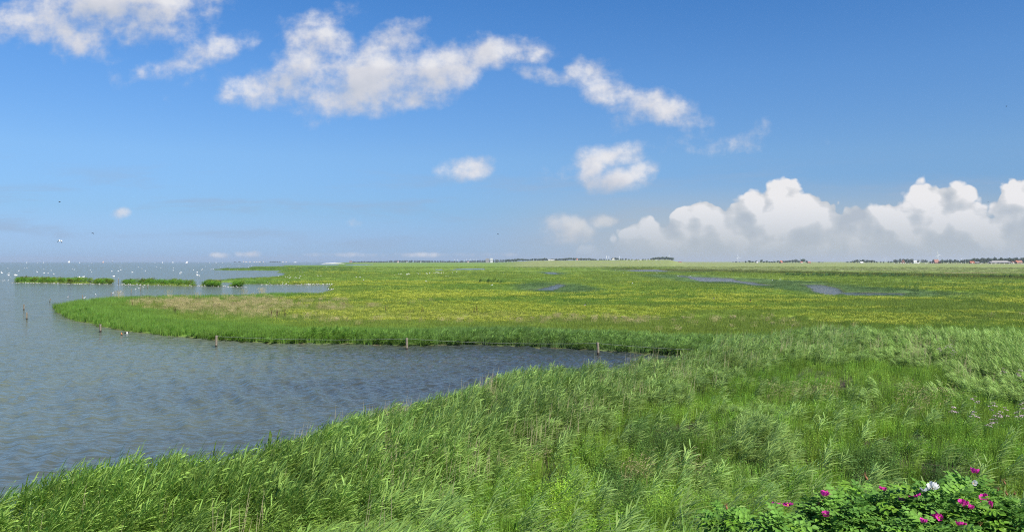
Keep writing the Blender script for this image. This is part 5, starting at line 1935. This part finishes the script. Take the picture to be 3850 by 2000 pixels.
DOCK = [dock_meshes(s) for s in (1, 2, 3)]
for k_, (px, py, s, lab) in enumerate([(1791, 1189, 1.25, 'tall brown dock plant standing out on the right of the brown grass'), (1588, 1180, .9, 'slim leaning brown dock plant in the brown grass, middle one'),
                                       (1535, 1150, .8, 'small brown dock spike near the yellow flowers'), (1452, 1176, .9, 'slim brown dock plant left of the middle one in the brown grass'),
                                       (1042, 1197, 1.1, 'dark clump of dock above the green bank left of the middle'), (1070, 1196, 1.0, 'dark dock plant at the right side of the dark clump'),
                                       (1018, 1196, .9, 'dark dock plant at the left side of the dark clump'), (846, 1119, 1.0, 'brown dock spikes on the back edge of the peninsula'),
                                       (657, 1182, 1.0, 'dark dock plants on the left part of the peninsula'), (560, 1132, .9, 'brown dock spikes on the left end of the brown grass'),
                                       (500, 1152, .8, 'reddish dock spike on the tip of the peninsula'), (700, 1118, .7, 'small dock spike on the back edge left of the taller one')]):
    X, Y = at(px, py, .4)
    e_ = tag(empty('dock_plant', (X, Y, ground_at(X, Y)), random.random() * 6, s), lab, 'dock plant', 'dock plants on the peninsula')
    link('stem', DOCK[k_ % 3][0], e_)
    link('seed_spike', DOCK[k_ % 3][1], e_)

# pale pink valerian on the right of the slope
M_UMBEL = mat('pale_pink_flower', (.50, .36, .42), .8, noise=.2, nscale=40)
M_STEM = mat('green_stem', (.13, .22, .06), .7)


def umbel_mesh(seed):
    r = random.Random(seed)
    B = Blades(seed)
    for k_ in range(26):
        a, q = r.random() * 6.28, math.sqrt(r.random()) * .075
        B.disc((math.cos(a) * q, math.sin(a) * q, .03 * (1 - (q / .075) ** 2) + r.uniform(-.006, .006)), r.uniform(.010, .017), (1, 1, 1), 0, .7, 5)
    for k_ in range(6):
        a = k_ * 1.05
        B.ribbon([(0, 0, -.06), (math.cos(a) * .05, math.sin(a) * .05, .012)], [.006, 0], Vector((math.sin(a), -math.cos(a), 0)), (1, 1, 1), 1)
    return B.mesh('flower_head', [M_UMBEL, M_STEM])


UMB = [umbel_mesh(s) for s in (5, 6, 7)]
VAL = [(3560, 1299, 1.5, 'valerian with pale flower heads against the dark reeds, left one of three'), (3574, 1296, 1.7, 'valerian with pale flower heads against the dark reeds, tallest of three'),
       (3583, 1318, 1.4, 'valerian with pale flower heads against the dark reeds, right one of three'), (3530, 1312, 1.3, 'small valerian left of the three against the dark reeds'),
       (3770, 1386, 1.4, 'valerian with two pale heads alone in the grass below the dark reeds'), (3832, 1392, 1.5, 'tall valerian at the right edge below the dark reeds'), (3829, 1415, 1.3, 'lower valerian at the right edge below the dark reeds'),
       (3664, 1492, 1.4, 'pink valerian on the slope, topmost of the loose group'), (3582, 1533, 1.3, 'pink valerian on the slope, leftmost of the loose group'), (3732, 1517, 1.3, 'pink valerian on the slope above the fullest one'),
       (3774, 1534, 1.5, 'fullest pink valerian on the slope near the right edge'), (3658, 1549, 1.2, 'small pink valerian on the slope below the topmost one'), (3748, 1556, 1.3, 'pink valerian on the slope under the fullest one'),
       (3724, 1578, 1.3, 'pink valerian on the slope, lowest of the loose group'), (3828, 1548, 1.3, 'pink valerian at the right edge level with the group'), (3845, 1515, 1.3, 'pink valerian at the right edge above the others')]
for k_, (px, py, hh, lab) in enumerate(VAL):
    X, Y, Z = drop(px, py, hh, 13.0)
    e_ = tag(empty('valerian', (X, Y, Z)), lab, 'flowering plant', 'valerian flowering on the slope')
    B, tips = MB(), []
    rr = random.Random(400 + k_)
    B.loft([((0, 0, 0), .010, .010), ((.02, 0, hh * .6), .008, .008), ((.05, 0, hh), .004, .004)], 6)
    tips.append((.05, 0, hh))
    for q in range(4):
        a = q * 1.6 + rr.random()
        z0 = hh * rr.uniform(.62, .85)
        tp = (.03 + math.cos(a) * rr.uniform(.10, .2), math.sin(a) * .15, z0 + rr.uniform(.10, .2))
        B.loft([((.03, 0, z0), .005, .005), (tp, .003, .003)], 5)
        tips.append(tp)
    link('stem', B.mesh('stem', [M_STEM]), e_)
    for tp in tips:
        s_ = rr.uniform(.8, 1.25) * 1.25
        link('flower_head', UMB[rr.randrange(3)], e_, tp, (rr.uniform(-.2, .2), rr.uniform(-.2, .2), rr.random() * 6), (s_, s_, s_))
    LB = Blades(500 + k_)
    for q in range(10):
        a = q * 2.4
        LB.leaf((.02, 0, hh * (.15 + .06 * q)), (math.cos(a), math.sin(a), .3), (0, 0, 1), .16, .06, shade_of(rr))
    lm = LB.mesh('foliage', [leaf_mat('valerian_leaf', (.12, .26, .04)) if k_ == 0 else bpy.data.materials['valerian_leaf']])
    link('foliage', lm, e_)

# ================================================================ rose bushes
M_ROSELEAF = leaf_mat('rose_leaf', (.150, .310, .050), .30, .55, .15)
M_ROSEYOUNG = leaf_mat('young_rose_leaf', (.19, .36, .03), .3, .5, .35)
M_MAGENTA = leaf_mat('magenta_petal', (.68, .045, .36), .25, .6, .15)
M_ROSEWHITE = leaf_mat('white_petal', (.80, .79, .76), .25, .6, .15)
M_STAMEN = mat('yellow_stamen', (.75, .50, .06), .7)
M_HIP = mat('withered_rose_bud', (.27, .12, .055), .6, noise=.2, nscale=30)
M_TWIG = mat('thorny_twig', (.10, .075, .045), .85)


def compound_leaf(seed):
    B = Blades(seed)
    r = B.r
    n = 3
    B.ribbon([(0, 0, 0), (.07, 0, .012), (.14, 0, .0)], [.005, .004, 0], Vector((0, 1, 0)), (.9, 1, .8))
    base = shade_of(r, .8, 1.2, .08)

    def leaflet(p, d, ln):
        """Oval leaflet, creased along its middle, edges turned up and tip bent down."""
        p, d = Vector(p), Vector(d).normalized()
        up = Vector((r.uniform(-.25, .25), r.uniform(-.25, .25), 1)).normalized()
        s = d.cross(up).normalized()
        u = s.cross(d)
        o = len(B.v)
        w = ln * .36
        rows = [(0, .12), (.25, .85), (.55, 1.0), (.82, .62)]
        for t_, ww in rows:
            drop_ = -u * ln * .22 * t_ * t_
            B.v += [p + d * ln * t_ - s * w * ww + u * w * .30 * ww + drop_, p + d * ln * t_ + drop_, p + d * ln * t_ + s * w * ww + u * w * .30 * ww + drop_]
        B.v.append(p + d * ln - u * ln * .24)
        q = r.uniform(.85, 1.15)
        B.c += [tuple(c * q for c in base)] * 13
        for i in range(3):
            a = o + 3 * i
            B.f += [(a, a + 1, a + 4, a + 3), (a + 1, a + 2, a + 5, a + 4)]
            B.m += [0, 0]
        B.f += [(o + 9, o + 10, o + 12), (o + 10, o + 11, o + 12)]
        B.m += [0, 0]
    for k_ in range(n):
        x = .03 + .042 * k_
        for sg in (-1, 1):
            leaflet((x, 0, .012), (.45, sg, .15), r.uniform(.042, .054))
    leaflet((.135, 0, .002), (1, 0, 0), .055)
    return B


LEAVES = [compound_leaf(700 + i).mesh('leaf', [M_ROSELEAF]) for i in range(4)] + [compound_leaf(720 + i).mesh('leaf', [M_ROSEYOUNG]) for i in range(2)]


def rose_flower_meshes(seed, petal, open_=1.0):
    """Five broad crumpled petals round a boss of stamens; open_ under 1 is a half closed bloom."""
    B = Blades(seed)
    r = B.r
    for k_ in range(5):
        a0 = 2 * math.pi * k_ / 5 + r.uniform(-.12, .12)
        lift = r.uniform(.10, .5) * (2.2 - 1.2 * open_) + (1 - open_) * .5
        o = len(B.v)
        sh = r.uniform(.8, 1.2)
        nu, nv = 5, 4
        for i in range(nv):
            t_ = i / (nv - 1)
            rad = .006 + .044 * t_
            half = (.10 + .62 * math.sin(min(1, t_ * 1.15) * 1.57)) * (1.0 - .12 * (t_ == 1))
            for j in range(nu):
                s_ = j / (nu - 1) * 2 - 1
                a = a0 + s_ * half
                edge = rad * (1 - .10 * (abs(s_) < .1) * (t_ == 1) - .08 * s_ * s_ * t_)
                z = lift * rad * (t_ ** 1.3) + .006 * math.sin(s_ * 5 + k_ * 2) * t_ + r.uniform(-.002, .002) * t_ + .004 * (k_ % 2)
                c_ = 1 - .25 * lift * t_
                B.v.append(Vector((math.cos(a) * edge * c_, math.sin(a) * edge * c_, z)))
                q = sh * (.85 + .3 * t_) if t_ > .2 else sh * 1.3
                B.c.append((q, q, q))
        for i in range(nv - 1):
            for j in range(nu - 1):
                a = o + i * nu + j
                B.f.append((a, a + 1, a + nu + 1, a + nu))
                B.m.append(0)
    pm = B.mesh('petals', [petal])
    S_ = MB()
    for k_ in range(14):
        a, q = r.random() * 6.28, r.uniform(.002, .011)
        x, y = math.cos(a) * q, math.sin(a) * q
        S_.loft([((x * .4, y * .4, .002), .0012, .0012), ((x, y, .012), .0022, .0022), ((x, y, .0145), .001, .001)], 4)
    return pm, S_.mesh('stamens', [M_STAMEN])


FLOWER = {('m', 1): rose_flower_meshes(1, M_MAGENTA, 1.0), ('m', 2): rose_flower_meshes(2, M_MAGENTA, .85), ('m', 3): rose_flower_meshes(3, M_MAGENTA, .45), ('w', 1): rose_flower_meshes(4, M_ROSEWHITE, .7), ('w', 2): rose_flower_meshes(5, M_ROSEWHITE, .35)}
B = MB()
B.loft([((0, 0, -.012), .004, .004), ((0, 0, 0), .010, .010), ((0, 0, .012), .008, .008), ((0, 0, .02), .006, .006)], 6)
for q in range(5):
    a = q * 1.257
    B.loft([((math.cos(a) * .004, math.sin(a) * .004, .018), .003, .0015), ((math.cos(a) * .014, math.sin(a) * .014, .03), .002, .001), ((math.cos(a) * .018, math.sin(a) * .018, .045), .0006, .0004)], 4)
HIP = B.mesh('withered_bloom', [M_HIP], True)

# bush centre in the photograph, half width in photo pixels, height of its top, label
BUSHES = [
    (3145, 1880, 105, 1.25, 'rose bush with half hidden dark magenta blooms at the left of the rose thicket'),
    (3275, 1832, 130, 1.30, 'fresh green rose bush at the upper left of the rose thicket'),
    (3415, 1842, 125, 1.35, 'rose bush with a white bloom above small magenta ones'),
    (3545, 1830, 120, 1.25, 'green rose bush without open blooms right of the white one'),
    (3645, 1822, 110, 1.25, 'rose bush topped by a purple cup shaped bloom and a small white bud'),
    (3690, 1885, 120, 1.30, 'rose bush with the two largest magenta blooms side by side'),
    (3815, 1880, 110, 1.35, 'dark rose bush with withered orange buds at the right edge'),
    (3170, 1968, 130, 1.25, 'dark rose bush at the bottom left of the rose thicket'),
    (3315, 1950, 125, 1.25, 'rose bush without open blooms low in the middle of the thicket'),
    (3480, 1955, 125, 1.30, 'rose bush with small magenta blooms near the lower edge'),
    (3610, 1945, 115, 1.30, 'rose bush with a broken row of magenta blooms'),
    (3770, 1985, 130, 1.30, 'dark rose bush with withered buds in the bottom right corner'),
    (2935, 1942, 46, 1.0, 'small rose bush with an open magenta bloom in the grass'),
    (2735, 1930, 42, 1.0, 'low rose bush without blooms left of the open magenta bloom'),
]
ROSE_FLOWERS = [(2951, 1904, 'm', 1, 1.15), (2905, 1909, 'm', 3, 1.0), (3649, 1783, 'm', 3, 1.05), (3668, 1897, 'm', 2, 1.25), (3687, 1880, 'm', 3, 1.0), (3705, 1908, 'm', 2, 1.15), (3085, 1867, 'm', 3, 1.0), (3103, 1862, 'm', 2, .8), (3408, 1868, 'm', 2, .8),
                (3420, 1862, 'm', 3, .8), (3437, 1871, 'm', 2, .8), (3379, 1888, 'm', 3, .85), (3600, 1897, 'm', 3, .8), (3615, 1902, 'm', 2, .8), (3630, 1914, 'm', 3, .7), (3488, 1948, 'm', 2, .75), (3500, 1941, 'm', 3, .7), (3514, 1949, 'm', 2, .75), (3457, 1968, 'm', 3, .8),
                (3592, 1978, 'm', 3, .8), (3610, 1983, 'm', 2, .8), (3092, 1943, 'm', 3, .9), (3472, 1848, 'w', 1, 1.2), (3491, 1843, 'w', 2, 1.15), (3641, 1821, 'w', 2, .7), (3295, 1841, 'm', 3, .55), (3313, 1846, 'm', 3, .55)]
HIPS = [(3700, 1867), (3757, 1881), (3780, 1838), (3808, 1838), (3773, 1797), (3763, 1943), (3678, 1960), (3815, 1957), (3620, 1884), (3075, 1872), (3080, 1950), (3255, 1780), (2730, 1890), (3745, 1828), (3700, 1835)]
bush_objs = []
for bi, (px, py, hw, hh, lab) in enumerate(BUSHES):
    Yb = 6.9 + .35 * ((bi * 7) % 3) - (.5 if py > 1940 else 0)
    Xb = at_y(px, Yb)
    ztop = z_at(py + hw * .20, Yb)
    rad = hw / FPX * Yb
    zg = ground_at(Xb, Yb)
    e_ = tag(empty('rose_bush', (Xb, Yb, zg)), lab, 'rose bush', 'rose bushes in the bottom right corner')
    r = random.Random(900 + bi)
    cz = ztop - zg - rad * .75
    bush_objs.append((e_, Xb, Yb, zg, rad, cz))
    B = MB()
    for k_ in range(9):
        a = r.random() * 6.28
        q = r.uniform(.2, .85) * rad
        tip = (math.cos(a) * q, math.sin(a) * q, cz + rad * r.uniform(.0, .55))
        B.loft([((math.cos(a) * .05, math.sin(a) * .05, -.1), .011, .011), ((tip[0] * .45, tip[1] * .45, tip[2] * .55), .008, .008), (tip, .004, .004)], 5)
    link('stem', B.mesh('stem', [M_TWIG]), e_)

    def spot(outer):
        while True:
            d = Vector((r.gauss(0, 1), r.gauss(0, 1), r.gauss(.35, 1))).normalized()
            if d.z > -.35:
                break
        lump = 1 + .22 * math.sin(3.1 * d.x + bi) * math.cos(2.7 * d.y + 2 * bi) + .12 * math.sin(7 * d.x + 5 * d.y)
        k_ = (r.uniform(.86, 1.06) if outer else r.uniform(.35, .9)) * lump
        return Vector((d.x * rad * k_ * 1.05, d.y * rad * k_ * 1.05, cz + d.z * rad * .78 * k_)), d

    young = .55 if bi in (1, 3, 2) else .12

    def leaf_rot(d):
        yaw = math.atan2(d.y, d.x) + r.gauss(0, .6)
        return Euler((r.gauss(0, .35), r.uniform(-.5, .5) + (.25 - .55 * d.z), yaw))
    for k_ in range(95 if hw > 60 else 34):
        p, d = spot(True)
        m_ = LEAVES[4 + r.randrange(2)] if r.random() < young * (.4 + .6 * max(d.z, 0)) else LEAVES[r.randrange(4)]
        s_ = r.uniform(.8, 1.2)
        link('leaf', m_, e_, p, leaf_rot(d), (s_,) * 3)
    # the leaves deeper in the bush, too many to pick apart
    V, F_, Cc = [], [], []
    src = []
    for m_ in LEAVES[:4]:
        vs_ = np.array([v_.co[:] for v_ in m_.vertices])
        fs_ = [tuple(p.vertices) for p in m_.polygons]
        cs_ = np.zeros(len(vs_) * 4, np.float32)
        m_.color_attributes['shade'].data.foreach_get('color', cs_)
        src.append((vs_, fs_, cs_.reshape(-1, 4)))
    o_ = 0
    for k_ in range(190 if hw > 60 else 24):
        p, d = spot(False)
        vs_, fs_, cs_ = src[r.randrange(4)]
        M_ = np.array(leaf_rot(d).to_matrix())
        V.append(vs_ @ M_.T * r.uniform(.8, 1.15) + np.array(p))
        F_ += [tuple(i + o_ for i in f) for f in fs_]
        Cc.append(cs_)
        o_ += len(vs_)
    fm = mesh_of('foliage', np.concatenate(V), F_, M_ROSELEAF)
    ca = fm.color_attributes.new('shade', 'FLOAT_COLOR', 'POINT')
    ca.data.foreach_set('color', np.concatenate(Cc).astype(np.float32).ravel())
    tag(link('foliage', fm, e_), kind='stuff')


def on_bush(px, py):
    """The bush whose front a photo position lies on, and the point there."""
    best = None
    for (e_, Xb, Yb, zg, rad, cz) in bush_objs:
        d = Vector(((px - CXP) / FPX, 1, (HY - py) / FPX))
        o_ = Vector((0, 0, H)) - Vector((Xb, Yb, zg + cz))
        sc_v = Vector((1 / (rad * 1.08), 1 / (rad * 1.08), 1 / (rad * .84)))
        dd, oo = d * sc_v, o_ * sc_v
        a, b, c = dd.dot(dd), 2 * dd.dot(oo), oo.dot(oo) - 1
        disc = b * b - 4 * a * c
        t_ = (-b - math.sqrt(disc)) / (2 * a) if disc > 0 else -b / (2 * a)
        pen = 0 if disc > 0 else 5 + (-disc)
        if best is None or t_ + pen < best[0]:
            best = (t_ + pen, e_, Vector((0, 0, H)) + d * t_ - Vector((Xb, Yb, zg)))
    return best[1], best[2]


for k_, (px, py, c_, v_, s_) in enumerate(ROSE_FLOWERS):
    e_, p = on_bush(px, py)
    s_ *= .98
    tiltx = .75 + random.uniform(-.25, .25) if v_ < 3 else random.uniform(.1, .5)
    fl = link('flower', FLOWER[c_, v_][0], e_, p - Vector((0, .07, -.03)), (tiltx, random.uniform(-.4, .4), random.random() * 6), (s_, s_, s_))
    if c_ == 'w':
        tag(fl, 'white rose bloom')
    link('stamens', FLOWER[c_, v_][1], fl)
for px, py in HIPS:
    e_, p = on_bush(px, py)
    s_ = random.uniform(.9, 1.3)
    link('withered_bloom', HIP, e_, p - Vector((0, .02, .04)), (random.uniform(-.5, .6), random.uniform(-.5, .5), random.random() * 6), (s_,) * 3)

# lone shoot with rose hips in the reeds at the bottom left
X, Y, Z = drop(190, 1895, 1.3, 13.0)
e_ = tag(empty('rose_shoot', (X, Y, Z)), 'lone brown shoot with orange hips among the reeds at the bottom left', 'plant')
B = MB()
B.loft([((0, 0, 0), .016, .016), ((.0, 0, .5), .014, .014), ((.03, 0, .95), .012, .012), ((.10, 0, 1.3), .005, .005), ((.09, 0, 1.62), .003, .003)], 6)
link('stem', B.mesh('stem', [M_TWIG]), e_)
for q, (x_, z_) in enumerate([(.05, .95), (.07, .84), (.03, .76), (.06, .70)]):
    link('rose_hip', HIP, e_, (x_, -.03, z_), (0, .3, q), (3.0, 3.0, 2.4))
for q in range(9):
    a = q * 2.4
    link('leaf', LEAVES[4 + q % 2], e_, (.02, 0, .25 + .075 * q), (0, -.2, a), (1.5,) * 3)

# stones along the edge of the islet and the middle spit
kit('stone', [])
c_ = PROTO['stone'][0]
for s in range(3):
    bm = bmesh.new()
    bmesh.ops.create_icosphere(bm, subdivisions=1, radius=.22)
    rs = random.Random(s)
    for v_ in bm.verts:
        v_.co *= rs.uniform(.75, 1.2)
        v_.co.z *= .6
    m_ = bpy.data.meshes.new('stone')
    bm.to_mesh(m_)
    bm.free()
    m_.materials.append(mat('pale_stone', (.48, .46, .42), .9) if s else mat('dark_stone', (.14, .135, .12), .9))
    c_.objects.link(bpy.data.objects.new('stone', m_))
PROTO['stone'] = (c_, 3)
xs, ys = [], []
for x0, x1, n in ((40, 425, 150), (425, 460, 12), (455, 730, 110), (735, 930, 90)):
    for _ in range(n):
        px = random.uniform(x0, x1)
        X, Y = at(px, 1063.2 + (px - 60) * .0185)
        xs.append(X)
        ys.append(Y + random.gauss(0, .5))
for _ in range(120):
    px = random.uniform(980, 1255)
    X, Y = at(px, 1070 + random.uniform(-.6, .2), .05)
    xs.append(X)
    ys.append(Y + random.uniform(-.3, 1.2))
xs, ys = np.array(xs), np.array(ys)
zz = np.maximum(ground_z(xs, ys, land_sd(xs, ys)), -.05)
scatter('shore_stones', 'stone', np.stack([xs, ys, zz], -1), RNG.uniform(0, 6, len(xs)), RNG.uniform(.6, 1.6, len(xs)), np.ones((len(xs), 3)), label='pale and dark stones along the water edge of islet and spit')

# ================================================================ the damp air over the lake and the fields
hz = bpy.data.materials.new('damp_air')
hz.use_nodes = True
ht = hz.node_tree
ht.nodes.clear()
pv = ht.nodes.new('ShaderNodeVolumePrincipled')
pv.inputs['Color'].default_value = (.86, .92, 1.0, 1)
pv.inputs['Density'].default_value = HAZE
pv.inputs['Anisotropy'].default_value = .2
ho = ht.nodes.new('ShaderNodeOutputMaterial')
ht.links.new(pv.outputs[0], ho.inputs['Volume'])
hv = MB().box((0, 5600, 33), (24000, 16400, 74)).mesh('haze', [hz])
tag(link('haze', hv), kind='stuff', label='thin damp air over the lake and fields')
